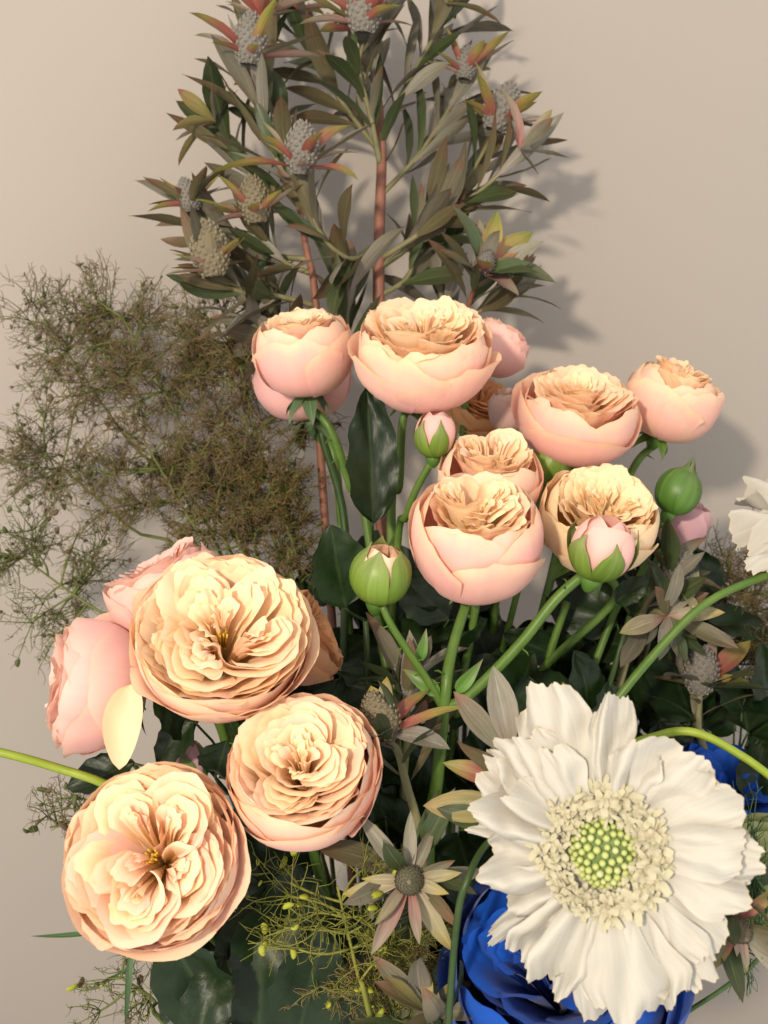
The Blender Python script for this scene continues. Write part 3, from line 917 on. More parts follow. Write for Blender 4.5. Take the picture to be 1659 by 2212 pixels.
def floret_mesh(seed):
    rng = np.random.default_rng(seed)
    vs, fs, base = [], [], 0
    nl = int(rng.integers(4, 6))
    for k in range(nl):
        U, V = uvgrid(4, 6)
        a = k * 2 * PI / nl + rng.uniform(-.35, .35)
        L = rng.uniform(0.6, 1.5)
        wd = 0.23 * (0.35 + 0.65 * np.sin(PI * np.clip(V, 0, 1) ** 0.8 * 0.85)) * rng.uniform(.8, 1.3)
        curl = rng.uniform(0.6, 2.0)
        an = 1.15 - curl * V
        rad = 0.12 + L * np.cumsum(np.cos(an).reshape(7, 5), axis=0).ravel() / 7
        z = L * np.cumsum(np.sin(an).reshape(7, 5), axis=0).ravel() / 7 + 0.10 * np.abs(U) * wd + 0.04 * wob(rng, U * 4 + V * 5, 1.6, 3)
        lat = U * wd
        vs.append(arr(rad * math.cos(a) - lat * math.sin(a), rad * math.sin(a) + lat * math.cos(a), z))
        fs += [tuple(i + base for i in f) for f in gridfaces(4, 6)]
        base += 35
    v = np.concatenate(vs)
    vv = np.tile(np.repeat(np.linspace(0, 1, 7), 5), nl)
    me = mesh('floret', v, fs, M['cream'], arr(vv, vv * 0, vv ** 8 * 0.8).astype(np.float32), np.stack([np.tile(np.linspace(0, 1, 5), 7 * nl), vv], 1))
    return me


FLOR = [floret_mesh(s) for s in range(6)]


def bead_mesh(mat):
    v, f = [], []
    nlat, nlon = 7, 9
    for j in range(nlat + 1):
        th = -PI / 2 + PI * j / nlat
        for i in range(nlon):
            ph = 2 * PI * i / nlon
            rr = math.cos(th) * (1 + 0.05 * math.cos(5 * ph) * max(0, math.sin(th)))
            zz = math.sin(th) * 1.15 - 0.16 * max(0, math.sin(th)) ** 6
            v.append((rr * math.cos(ph), rr * math.sin(ph), zz))
    for j in range(nlat):
        for i in range(nlon):
            f.append((j * nlon + i, j * nlon + (i + 1) % nlon, (j + 1) * nlon + (i + 1) % nlon, (j + 1) * nlon + i))
    return mesh('flower_bud', v, f, M[mat])


BEAD = [bead_mesh('bead'), bead_mesh('bead_pale')]


def scabious(label, c, axis, xdir, k, petals, seed, stem_pts, detail=True, stem_mat='stem_green', group=None):
    """k: metres per reference pixel at the flower; petals in pixels: angle (deg, anticlockwise from right), length, width ..."""
    rng = np.random.default_rng(seed)
    origin = stem_pts[0]
    root = empty('scabious', origin)
    setp(root, label, 'flower', group)
    stem_curve(root, origin, stem_pts, .0024, .0018, stem_mat)
    z = Vector(axis)
    x = (Vector(xdir) - z * Vector(xdir).dot(z)).normalized()
    y = z.cross(x)
    Mx = Matrix((x, y, z)).transposed().to_4x4()
    head = empty('flower_head', c - origin, root, Mx.to_quaternion())
    for (a, L, W, lift, droop, side, wave, zo) in petals:
        d = scab_petal(rng, math.radians(a + rng.uniform(-3, 3)), 60 * k, (L - 60) * k * rng.uniform(.96, 1.03), W * k, lift, droop, side, wave)
        v = d[0]
        v[:, 2] += zo * k
        link('petal', mesh('petal', v, d[1], M['white'], d[2].astype(np.float32), d[3]), head)
    # disc
    RD = 74 * k
    ns_, nv = 24, 8
    v = [(RD * math.sin(PI / 2 * j / nv) * 1.0 * math.cos(2 * PI * i / ns_), RD * math.sin(PI / 2 * j / nv) * math.sin(2 * PI * i / ns_), RD * (0.05 + 0.42 * math.cos(PI / 2 * j / nv)))
         for j in range(nv + 1) for i in range(ns_)]
    f = [(j * ns_ + i, (j + 1) * ns_ + i, (j + 1) * ns_ + (i + 1) % ns_, j * ns_ + (i + 1) % ns_) for j in range(nv) for i in range(ns_)]
    link('disc', mesh('disc', v, f, M['disc']), head)
    nb = 96 if detail else 40
    for i in range(nb):
        fr = math.sqrt((i + 0.5) / nb) * 0.98
        a = i * 2.399963
        th = fr * PI / 2 * 0.93
        p = Vector((RD * math.sin(th) * math.cos(a), RD * math.sin(th) * math.sin(a), RD * (0.12 + 0.50 * math.cos(th))))
        nn = Vector((math.sin(th) * math.cos(a) * 0.62, math.sin(th) * math.sin(a) * 0.62, 1)).normalized()
        s = 8.2 * k * rng.uniform(0.88, 1.12) * (1.0 - 0.12 * fr)
        q = Vector((0, 0, 1)).rotation_difference(nn).to_matrix().to_4x4()
        link('flower_bud', BEAD[1 if rng.random() < 0.25 + 0.3 * (fr > .8) else 0], head, Matrix.Translation(p) @ q @ Matrix.Diagonal((s, s, s * 1.1, 1)))
    nf = 165 if detail else 40
    for i in range(nf):
        a = i * 2.399963 + rng.uniform(-.1, .1)
        fr = math.sqrt((i + .5) / nf)
        rr = (68 + 56 * fr + rng.uniform(-9, 14)) * k
        zz = (34 - 6 * fr + rng.uniform(-5, 8)) * k
        out = Vector((math.cos(a), math.sin(a), 0))
        nn = (out * rng.uniform(-0.2, 0.8) + Vector((rng.uniform(-.4, .4), rng.uniform(-.4, .4), 1))).normalized()
        s = rng.uniform(13, 32) * k * (0.75 + 0.35 * fr)
        q = Vector((0, 0, 1)).rotation_difference(nn).to_matrix().to_4x4() @ Matrix.Rotation(rng.uniform(0, 6.28), 4, 'Z')
        link('floret', FLOR[int(rng.integers(0, 6))], head, Matrix.Translation(out * rr + Vector((0, 0, zz))) @ q @ Matrix.Diagonal((s, s, s, 1)))
    if detail:
        for (dx, dy) in ((-92, 30), (-88, -38), (-120, 60), (-70, 92)):
            link('anther', BEAD_DARK, head, Matrix.Translation(Vector((dx * k, dy * k, 40 * k))) @ Matrix.Diagonal((5.5 * k, 4 * k, 4 * k, 1)))
    return root


BEAD_DARK = bead_mesh('anther')
DS = .365
ks = PXM * DS
# angle, length, width, lift, droop, sidebend, wave, z offset (pixels)
PET = [(110, 367.562, 140, 0.3, 0.22, 0, 0.7, 4), (132, 282.388, 175, 0.3, 0.25, 0, 1.4, -2), (82, 330.384, 95, 0.35, 0.25, 0, 0.8, 2), (67, 247.244, 95, 0.35, 0.2, 0, 1, 8), (43, 276.601, 180, 0.25, 0.25, 0, 1.2, 0), (22, 294.442, 190, 0.25, 0.3, 0, 1, -4), (10, 285.712, 165, 0.28, 0.28, 0, 0.9, 8), (-1, 318, 125, 0.15, 0.3, 0, 0.7, -8), (-16, 290.246, 130, 0.2, 0.25, 0, 0.8, 0), (-43, 288.986, 155, 0.2, 0.28, 0, 0.7, -6), (-57, 315.517, 165, 0.24, 0.3, 0, 0.8, 6), (-71, 334.111, 150, 0.18, 0.28, 0, 0.8, -4), (-84, 333.218, 165, 0.24, 0.3, 0, 0.7, 6), (-96, 357.234, 160, 0.1, 0.28, 0, 0.9, -12), (-110, 334.33, 140, 0.2, 0.28, 0, 1, 4), (-122, 310.139, 120, 0.2, 0.3, 0, 1.3, -6), (-139, 356.79, 58, 0.1, 0.4, 0, 0.6, -16), (-146, 249.897, 135, 0.3, 0.25, 0, 1.7, 4), (178, 294.66, 55, 0.15, 0.35, 0, 1, -18), (-165, 244.988, 145, 0.3, 0.3, 0, 1.8, -2), (161, 268.678, 155, 0.3, 0.3, 0, 1.8, 2), (144, 322.174, 150, 0.3, 0.3, 0, 1.4, -8), (150, 224.675, 130, 0.4, 0.2, 0, 1.6, 4), (120, 233.45, 110, 0.4, 0.2, 0, 1.5, 6)]
scabious('large open white scabious with green beaded centre over the blue rose', PV(1308, 1838, DS), CV(-0.40, 0.12, 1), VR, ks, PET, 77,
         [stem_to(None, np.random.default_rng(3)), PV(1180, 2350, .47), PV(1290, 1990, .40), PV(1308, 1846, DS + .006)])
PET2 = [(a, 330, 130, 0.25, 0.3, 0, 1.0, (a % 3) * 3) for a in range(0, 360, 24)]
scabious('white scabious leaning out past the wall side, only its petal tips showing', PV(1905, 1130, .50), CV(-0.1, 0.75, 0.65), VR, PXM * .44, PET2, 78,
         [stem_to(None, np.random.default_rng(4)), PV(1130, 1850, .52), PV(1300, 1560, .50), PV(1425, 1400, .50), PV(1530, 1300, .50), PV(1659, 1242, .50), PV(1800, 1190, .50), PV(1900, 1140, .502)], detail=False)

# ------------------------------------------------------------------ blue roses
rose('vivid blue rose with wrapped velvety petals under the white scabious', 1205, 2095, .425, 520, (-0.15, 0.72, 0.60), 51, mat='blue', th1=0.62, h=0.85, pink=0.4, inner_pink=0.3, nout=15, nmid=16, nq=4, qn=6,
     ruf=0.035, layers=(1.0, 0.82), sepL=0.4, stem_mat='stem_dark')
rose('darker blue rose in shade beside the arching lime stem', 1555, 1735, .535, 300, (0.1, 0.75, 0.6), 52, mat='blue', th1=0.4, h=0.8, pink=0.6, inner_pink=0.4, nout=10, nmid=10, nq=4, qn=5, flare=0.08,
     ruf=0.05, sepL=0.4, stem_mat='stem_dark')

# pale green flower at the edge of the scabious
rose('pale yellow green flower behind fine green threads beside the scabious', 1668, 1882, .44, 235, (-0.4, 0.4, 0.8), 53, mat='pale', th1=0.3, h=0.7, pink=0.3, inner_pink=0.5, nout=8, nmid=6, nq=3, qn=4, flare=0.05, sepL=0.4)


# ------------------------------------------------------------------ leucadendron
def cone_mesh(name, mat, ns_=15, seed=0, n=150):
    """Egg-shaped cone of overlapping spiral scales, unit height along +Y."""
    v, f = [], []
    rng = np.random.default_rng(seed)
    nl, nr = 12, 9
    for j in range(nr + 1):
        t = j / nr
        r = 0.315 * math.sin(PI * (0.12 + 0.86 * t)) ** 0.7
        for i in range(nl):
            v.append((r * math.cos(2 * PI * i / nl), t * 0.97, r * math.sin(2 * PI * i / nl)))
    for j in range(nr):
        for i in range(nl):
            f.append((j * nl + i, (j + 1) * nl + i, (j + 1) * nl + (i + 1) % nl, j * nl + (i + 1) % nl))
    f.append(tuple(nr * nl + i for i in reversed(range(nl))))
    for k in range(n):
        t = (k + 0.5) / n
        r = 0.325 * math.sin(PI * (0.12 + 0.86 * t)) ** 0.7
        a = k * 2.399963
        o = Vector((math.cos(a), 0, math.sin(a)))
        tang = Vector((-math.sin(a), 0, math.cos(a)))
        dr = 0.285 * 0.7 * math.cos(PI * (0.12 + 0.86 * t)) * PI * 0.86 * 0.6
        up = (Vector((0, 1, 0)) + o * dr).normalized()
        p = o * r + Vector((0, t * 0.97, 0))
        w, l = 0.048 * rng.uniform(.85, 1.15), 0.058
        nrm = tang.cross(up)
        if nrm.dot(o) < 0:
            nrm = -nrm
        b = len(v)
        for q in (p - up * l * .7, p - tang * w - nrm * 0.004, p + nrm * 0.04, p + tang * w - nrm * 0.004, p + up * l + nrm * 0.028):
            v.append(tuple(q))
        f += [(b, b + 1, b + 2), (b, b + 2, b + 3), (b + 1, b + 4, b + 2), (b + 2, b + 4, b + 3)]
    me = mesh(name, v, f, mat)
    for p_ in me.polygons:
        p_.use_smooth = False
    return me


CONES = {'silver': cone_mesh('cone', M['cone'], seed=1), 'brown': cone_mesh('cone', M['cone_brown'], seed=2), 'green': cone_mesh('cone', M['cone_green'], seed=3)}
LEAFMIX = ['leaf_grey', 'leaf_grey', 'leaf_olive', 'leaf_olive', 'leaf_dark', 'leaf_dark', 'leaf_silver']


def put_cone(root, origin, pos, d, L, kind='silver'):
    return link('cone', CONES[kind], root, leafmat(pos - origin, d, VF, (L, L, L)))


def leafy(root, origin, P, rng, n, t0, t1, L, spread, mats=LEAFMIX, wf=1.0, name='leaf', kind='narrow'):
    m_ = len(P) - 1
    for k in range(n):
        t = t0 + (t1 - t0) * (k + rng.random() * 0.6) / n
        i = min(int(t * m_), m_ - 1)
        p = P[i].lerp(P[i + 1], t * m_ - i)
        ax = (P[i + 1] - P[i]).normalized()
        a = ax.orthogonal().normalized()
        a.rotate(Matrix.Rotation(k * 2.4 + rng.uniform(-.4, .4), 3, ax))
        s = spread * rng.uniform(0.7, 1.25)
        d = (ax * math.cos(s) + a * math.sin(s)).normalized()
        put_leaf(name, root, origin, rng.choice(mats), kind, rng.randrange(7), p, d, ax - d * ax.dot(d), L * rng.uniform(0.7, 1.15), wf * rng.uniform(.85, 1.15))


def head(root, origin, base, d, rng, cone=None, cl=0.02, nb=7, bm=('bract_fire', 'bract_pink', 'leaf_grey', 'leaf_olive'), L=0.032, spread=1.05, wf=1.0):
    """A flower head: cone in a whorl of coloured bracts, longer leaves below."""
    d = d.normalized()
    a0 = d.orthogonal().normalized()
    for k in range(nb):
        a = a0.copy()
        a.rotate(Matrix.Rotation(k * 2.4 + rng.uniform(-.3, .3), 3, d))
        s = spread * rng.uniform(0.55, 1.2)
        dd = (d * math.cos(s) + a * math.sin(s)).normalized()
        put_leaf('bract', root, origin, bm[k % len(bm)], 'bract', rng.randrange(7), base + d * 0.001, dd, d - dd * d.dot(dd), L * rng.uniform(0.65, 1.15), wf)
    if cone:
        put_cone(root, origin, base - d * cl * 0.06, d, cl, cone)


def leuca(label, main, branches, seed, stem_r=0.0032, sub=6, start_leaf=0.55, mleaf=16, stem_mat='stem_red', group=None, top=None, mainL=0.048):
    rng = random.Random(seed)
    pts = [stem_to(None, np.random.default_rng(seed))] + [PV(*q) for q in main]
    origin = pts[0]
    root = empty('leucadendron', origin)
    setp(root, label, 'flower', group)
    P = catmull(pts, sub)
    stem_curve(root, origin, pts, stem_r, stem_r * 0.55, stem_mat, sub=sub)
    leafy(root, origin, P, rng, mleaf, start_leaf, 0.97, mainL, 0.55)
    if top:
        head(root, origin, P[-1], P[-1] - P[-3], rng, **top)
    for br in branches:
        bp = [PV(*q) for q in br['pts']]
        B = catmull(bp, 5)
        T = Tubes()
        T.add(B, .0018, .0012, 6)
        T.build('branch', M[br.get('mat', 'stem_olive')], root, origin)
        leafy(root, origin, B, rng, br.get('n', 15) + 2, br.get('t0', 0.15), 0.90, br.get('L', 0.050), 0.52)
        if br.get('head', True):
            head(root, origin, B[-1] - VF * .016, br.get('dir', B[-1] - B[-4]), rng, cone=br.get('cone', 'silver'), cl=br.get('cl', .020) * 1.15, nb=br.get('nb', 8) + 3, bm=br.get('bm', ('bract_fire', 'bract_pink', 'bract_fire', 'leaf_grey', 'bract_fire', 'bract_pink', 'bract_gold')),
                 L=br.get('BL', .034), spread=br.get('spread', 1.15), wf=.78)
    return root


leuca('tallest leucadendron with red brown stem and silver cones rising above the roses', [(822, 1100, .62), (818, 650, .625), (820, 480, .625), (824, 330, .625), (812, 180, .62), (795, 96, .615)],
      [dict(pts=[(822, 360, .625), (800, 250, .61), (775, 150, .60), (785, 92, .598)], cone='silver', cl=.026, dir=CV(0.05, 1, .15), nb=9, BL=.042, spread=1.3, n=10),
       dict(pts=[(820, 520, .625), (760, 560, .60), (690, 500, .585), (655, 390, .58)], cone='silver', cl=.024, dir=CV(.06, 1, .25), nb=10, BL=.044, spread=1.25, n=14),
       dict(pts=[(820, 580, .625), (900, 520, .63), (990, 420, .635), (1062, 296, .635)], cone='silver', cl=.026, dir=CV(.42, 1, .1), nb=9, BL=.040, spread=1.1, n=18, L=.05),
       dict(pts=[(825, 420, .625), (900, 340, .64), (955, 260, .645), (998, 190, .645)], cone='silver', cl=.018, dir=CV(.15, 1, 0), nb=7, n=14),
       dict(pts=[(822, 330, .625), (760, 250, .64), (690, 150, .645), (640, 60, .645)], cone=None, n=16, dir=CV(-.1, 1, 0)),
       dict(pts=[(824, 300, .625), (870, 200, .63), (920, 110, .63), (960, 40, .63)], cone=None, n=14, bm=('leaf_grey', 'bract_gold', 'leaf_olive'), dir=CV(.3, 1, 0)),
       dict(pts=[(822, 560, .625), (930, 490, .615), (1040, 410, .61), (1110, 345, .61)], cone=None, n=16, dir=CV(.75, .5, 0), bm=('bract_pink', 'leaf_grey', 'leaf_silver'), nb=6),
       dict(pts=[(818, 640, .625), (880, 600, .63), (900, 520, .63), (930, 440, .63)], head=False, n=12)],
      101, stem_r=.0042, top=dict(cone=None, nb=5, bm=('leaf_grey', 'leaf_olive')), mleaf=14, start_leaf=.62)

leuca('slimmer leucadendron with dark red stem and many cones beside the smoke bush', [(700, 1100, .61), (682, 660, .60), (662, 540, .60), (640, 420, .605), (600, 290, .61)],
      [dict(pts=[(640, 430, .605), (590, 330, .60), (560, 240, .60), (545, 158, .60)], cone='silver', cl=.024, dir=CV(.10, 1, .2), nb=9, BL=.038, n=16),
       dict(pts=[(650, 480, .60), (580, 430, .61), (520, 350, .615), (478, 288, .62)], cone=None, dir=CV(-.6, .6, .1), n=16, bm=('bract_pink', 'bract_gold', 'leaf_grey'), nb=7),
       dict(pts=[(672, 590, .60), (620, 570, .595), (585, 530, .59), (562, 492, .588)], cone='brown', cl=.022, dir=CV(-.1, 1, .2), nb=8, n=10, L=.036),
       dict(pts=[(680, 660, .60), (600, 640, .59), (520, 630, .58), (470, 604, .575)], cone='brown', cl=.026, dir=CV(-.12, 1, .15), nb=10, n=10, BL=.030, spread=1.3, bm=('bract_pink', 'leaf_olive', 'bract_fire', 'bract_cream')),
       dict(pts=[(665, 560, .60), (580, 550, .61), (490, 520, .61), (425, 470, .605)], cone='silver', cl=.017, dir=CV(-.25, 1, .1), nb=8, n=14, bm=('bract_fire', 'leaf_olive', 'leaf_grey')),
       dict(pts=[(640, 420, .605), (600, 250, .62), (575, 130, .63), (572, 70, .63)], cone=None, dir=CV(.05, 1, 0), n=14),
       dict(pts=[(690, 760, .605), (600, 740, .60), (560, 700, .595), (540, 660, .59)], head=False, n=12),
       dict(pts=[(690, 820, .605), (640, 760, .60), (600, 690, .60), (585, 620, .60)], head=False, n=12),
       dict(pts=[(695, 900, .61), (740, 760, .61), (750, 660, .61), (742, 590, .61)], head=False, n=12)],
      102, stem_r=.0026, mleaf=10, start_leaf=.7)

leuca('short leucadendron with dark curved leaves poking out beside the tallest rose', [(960, 1000, .63), (985, 760, .635), (1015, 650, .615), (1038, 592, .60)],
      [dict(pts=[(985, 760, .635), (960, 680, .64), (950, 600, .645), (955, 540, .65)], head=False, n=8),
       dict(pts=[(1000, 690, .635), (1060, 660, .63), (1110, 625, .625)], head=False, n=7, L=.04)],
      103, stem_r=.0022, mleaf=10, start_leaf=.68, top=dict(cone='silver', cl=.018, nb=9, bm=('bract_fire', 'leaf_olive', 'leaf_dark', 'bract_pink'), L=.042, spread=1.15))


def low_head(label, px, py, d, dirv, seed, cone, cl, nb, bm, L, spread, stem_mat='stem_olive', n=8, wf=1.0, LL=.04):
    rng = random.Random(seed)
    base = PV(px, py, d)
    dv = CV(*dirv)
    pts = [stem_to(None, np.random.default_rng(seed)), base - dv * 0.05 - Vector((0, 0, .05)), base - dv * 0.02, base]
    origin = pts[0]
    root = empty('leucadendron', origin)
    setp(root, label, 'flower')
    P = catmull(pts, 6)
    stem_curve(root, origin, pts, .0025, .0015, stem_mat)
    leafy(root, origin, P, rng, n, .6, .95, LL, .8)
    head(root, origin, base, dv, rng, cone=cone, cl=cl, nb=nb, bm=bm, L=L, spread=spread, wf=wf)
    return root


low_head('leucadendron head with brown cone and coral bracts beside the cupped rose', 838, 1590, .455, (-0.35, .9, .3), 111, 'brown', .024, 9, ('bract_fire', 'bract_pink', 'leaf_silver', 'bract_cream', 'leaf_grey'), .034, 1.3)
low_head('star shaped leucadendron head with cream bracts facing out above yellow threads', 885, 1898, .425, (-0.05, .25, 1), 112, 'green', .017, 15, ('bract_cream', 'bract_cream', 'leaf_silver', 'bract_pink', 'leaf_grey'), .030, 1.4, wf=.72)
low_head('leucadendron head with rounded grey cone and red bracts behind the curved stem', 1512, 1490, .545, (-0.02, 1, .25), 113, 'silver', .026, 9, ('bract_fire', 'leaf_olive', 'leaf_dark', 'bract_pink', 'leaf_grey'), .036, 1.3)
low_head('shaded leucadendron head with silver cone under the shaded mauve rose', 1440, 1262, .545, (.55, .7, .1), 114, 'silver', .022, 8, ('leaf_dark', 'leaf_olive', 'leaf_silver', 'bract_cream'), .038, 1.2)
low_head('leucadendron head with drooping red and olive bracts below the pale green flower', 1580, 1990, .42, (.15, -0.2, 1), 115, 'brown', .014, 8, ('bract_fire', 'leaf_olive', 'leaf_grey', 'bract_pink'), .032, 1.3, wf=.8)
low_head('leucadendron head of cream tipped leaves just under the curved stem', 1440, 1330, .53, (.2, .2, .9), 116, None, .02, 9, ('leaf_silver', 'bract_cream', 'leaf_olive', 'leaf_dark'), .036, 1.3)
low_head('small leucadendron cone buried in shade behind the forked rose stem', 880, 1500, .52, (0, 1, .2), 117, 'silver', .022, 8, ('leaf_grey', 'leaf_dark', 'leaf_silver'), .04, 1.0, n=14)
low_head('leucadendron sprig with gold leaves low at the foot of the blue rose', 925, 2190, .42, (-.1, .8, .5), 118, None, .02, 7, ('bract_gold', 'leaf_olive', 'leaf_grey'), .024, 1.2)
# leaves standing behind the scabious
lr = low_head('leucadendron sprig with gold and grey leaves fanning out behind the white scabious', 1135, 1700, .40, (-.3, .6, .6), 119, None, .02, 0, ('leaf_grey',), .04, 1.2, n=3)
lo = lr.location.copy()
for i, (x0, y0, x1, y1, mt, wf, dz) in enumerate([(1100, 1640, 985, 1500, 'leaf_grey', 1.1, .01), (1105, 1625, 1072, 1462, 'leaf_silver', 1.1, .0), (1090, 1690, 968, 1650, 'bract_fire', 1.0, .005),
                                                  (1110, 1745, 920, 1740, 'bract_gold', 1.2, .01), (1100, 1790, 950, 1748, 'leaf_dark', 1.0, .012), (1250, 1640, 1310, 1570, 'bract_cream', 1.2, 0),
                                                  (1180, 1660, 1130, 1590, 'bract_pink', 1.3, .0), (1225, 1560, 1216, 1478, 'bract_cream', 1.2, 0), (1110, 1900, 1030, 1890, 'leaf_dark', 1.0, .01)]):
    a, b = PV(x0, y0, .405), PV(x1, y1, .395 + dz)
    put_leaf('leaf', lr, lo, mt, 'bract', i % 7, a, b - a, CV(-.1, .3, 1), (b - a).length * 1.05, wf)


# ------------------------------------------------------------------ smoke bush
def seed_mesh(mat):
    v, f = [], []
    nl, nr = 6, 5
    for j in range(nr + 1):
        th = -PI / 2 + PI * j / nr
        for i in range(nl):
            ph = 2 * PI * i / nl
            v.append((0.62 * math.cos(th) * math.cos(ph) + 0.25 * math.sin(th) ** 2, math.sin(th), 0.35 * math.cos(th) * math.sin(ph)))
    for j in range(nr):
        for i in range(nl):
            f.append((j * nl + i, (j + 1) * nl + i, (j + 1) * nl + (i + 1) % nl, j * nl + (i + 1) % nl))
    return mesh('seed', v, f, M[mat])


SEEDS = {k: seed_mesh(k) for k in ('seed', 'seed_lime', 'seed_brown')}


def rsph(rng):
    while True:
        p = Vector((rng.uniform(-1, 1), rng.uniform(-1, 1), rng.uniform(-1, 1)))
        if 0.05 < p.length < 1:
            return p


def curved(a, b, rng, amt, n=4):
    d = (b - a)
    o = rsph(rng) * d.length * amt
    return [a.lerp(b, i / n) + o * math.sin(PI * i / n) for i in range(n + 1)]


def smoke(label, root_px, c_px, rad, seed, n1=14, n2=9, n3=11, hair='hair_brown', hair2='hair_mauve', nseed=34, tw=0.00048, hw=0.00024, seedr=0.0021, seedmix=('seed', 'seed', 'seed', 'seed_brown', 'seed_brown'), flat=0.5, stem_mat='twig_green', L3=0.16, stem_r=.0016):
    """Plume: main stem, twigs, then a haze of filaments with small seeds."""
    rng = random.Random(seed)
    base = stem_to(None, np.random.default_rng(seed))
    mid = PV(*root_px)
    c = PV(*c_px)
    k = PXM * c_px[2]
    ex, ey, ez = rad[0] * k, rad[1] * k, max(rad[0], rad[1]) * k * flat
    origin = base
    root = empty('smoke_bush', origin)
    setp(root, label, 'plant')
    far = c + (c - mid).normalized() * min(ex, ey) * 0.5
    P = catmull([base, mid, mid.lerp(c, .55) + rsph(rng) * .01, far], 6)
    T = Tubes()
    T.add(P, stem_r, 0.0005, 6)
    T.build('stem', M[stem_mat], root, origin)
    TW, H1, H2 = Tubes(), Tubes(), Tubes()
    tips = []
    for i in range(n1):
        q = rsph(rng)
        q = q * (0.35 + 0.65 * rng.random()) / max(q.length, .3) if rng.random() < .6 else q
        p1 = c + VR * (q.x * ex) + VU * (q.y * ey) + VF * (q.z * ez)
        # leaves the stem low down, sweeping outwards
        b = min(P[8:], key=lambda s: (s - p1).length + 0.4 * (s - mid).length)
        TW.add(curved(b, p1, rng, .12, 5), tw * 1.5, tw, 5)
        r2 = 0.36 * min(ex, ey) + .008
        for j in range(n2):
            s = curved(b, p1, rng, .0, 4)[rng.choice([2, 3, 4, 4, 4])]
            out = (p1 - b).normalized()
            p2 = s + (rsph(rng) + out * 0.45) * r2
            TW.add(curved(s, p2, rng, .15, 3), tw * .75, tw * .5, 3)
            tips.append(p2)
            for h in range(n3):
                s3 = s.lerp(p2, rng.uniform(.3, 1))
                p3 = s3 + (rsph(rng) + (p2 - s).normalized() * .35) * (L3 * min(ex, ey) + .003)
                (H1 if rng.random() < .6 else H2).add(curved(s3, p3, rng, .3, 3), hw, hw * .55, 3)
    setp(TW.build('twigs', M[stem_mat], root, origin), kind='stuff')
    setp(H1.build('filaments', M[hair], root, origin), kind='stuff')
    setp(H2.build('filaments', M[hair2], root, origin), kind='stuff')
    rng.shuffle(tips)
    for t in tips[:int(nseed * 1.5)]:
        s = seedr * rng.uniform(.6, 1.25)
        link('seed', SEEDS[rng.choice(seedmix)], root, leafmat(t - origin, rsph(rng).normalized(), rsph(rng), (s, s, s)))
    return root


smoke('dense brown smoke bush plume against the slimmer leucadendron', (640, 1330, .60), (540, 940, .615), (130, 230), 201, 26, 11, 14, nseed=40)
smoke('tallest smoke bush plume with loose thread tips high on the wall', (560, 1300, .615), (300, 760, .63), (170, 170), 202, 24, 10, 11, nseed=60, hair2='hair_mauve')
smoke('pale open smoke bush plume reaching farthest out along the wall', (500, 1250, .62), (120, 720, .645), (130, 130), 203, 16, 9, 8, hair='hair_mauve', nseed=50)
smoke('thick smoke bush plume in the middle of the clump', (540, 1300, .61), (350, 1010, .62), (180, 150), 204, 24, 10, 12, nseed=55)
smoke('smoke bush plume with many dark seeds at the outer side of the clump', (480, 1330, .62), (110, 990, .635), (130, 150), 205, 18, 9, 8, hair='hair_mauve', nseed=60)
smoke('low smoke bush plume with bare green twigs near the sideways pink rose', (420, 1420, .60), (110, 1240, .62), (150, 150), 206, 20, 8, 8, hair='twig_green', nseed=45)
smoke('smoke bush plume hanging just above the largest open rose', (600, 1350, .60), (470, 1130, .605), (150, 80), 207, 16, 10, 12, nseed=25)
smoke('red brown smoke bush plume close behind the rose stems', (650, 1330, .595), (590, 1080, .60), (80, 110), 208, 14, 10, 12, nseed=20, hair2='hair_brown')
smoke('smoke bush plume rising close beside the smaller closed peach rose', (650, 1250, .61), (500, 745, .625), (110, 130), 214, 20, 10, 12, nseed=25)
smoke('short smoke bush plume filling in beside the round glossy leaf', (680, 1400, .60), (610, 1190, .605), (90, 80), 215, 14, 9, 11, nseed=18)
smoke('small smoke bush wisp with dark seeds below the sideways pink rose', (330, 1700, .52), (140, 1775, .54), (95, 85), 209, 9, 6, 5, hair='hair_mauve', nseed=16, seedr=.0026)
smoke('sparse smoke bush wisp trailing below the lowest open rose', (400, 2250, .50), (290, 2140, .50), (130, 80), 210, 9, 6, 5, hair='twig_green', nseed=14, seedr=.0026, seedmix=('seed_lime', 'seed', 'seed_brown'))
smoke('hazy smoke bush plume behind the curved stem beside the scabious', (1480, 1700, .62), (1590, 1370, .63), (150, 190), 211, 36, 11, 15, nseed=30)
smoke('yellow green smoke bush threads forking over the dark leaves by the blue rose', (800, 2200, .44), (745, 1980, .435), (170, 140), 212, 13, 7, 4, hair='hair_lime', hair2='hair_lime', nseed=14, tw=.00040, hw=.00020, seedr=.0024, seedmix=('seed_lime',), stem_mat='hair_lime', L3=.3, flat=.3)
smoke('brown and yellow smoke bush haze at the foot of the blue rose', (900, 2260, .45), (840, 2120, .45), (150, 90), 213, 16, 9, 10, hair='hair_brown', hair2='hair_lime', nseed=22, seedr=.0026, seedmix=('seed_lime', 'seed'), flat=.4)


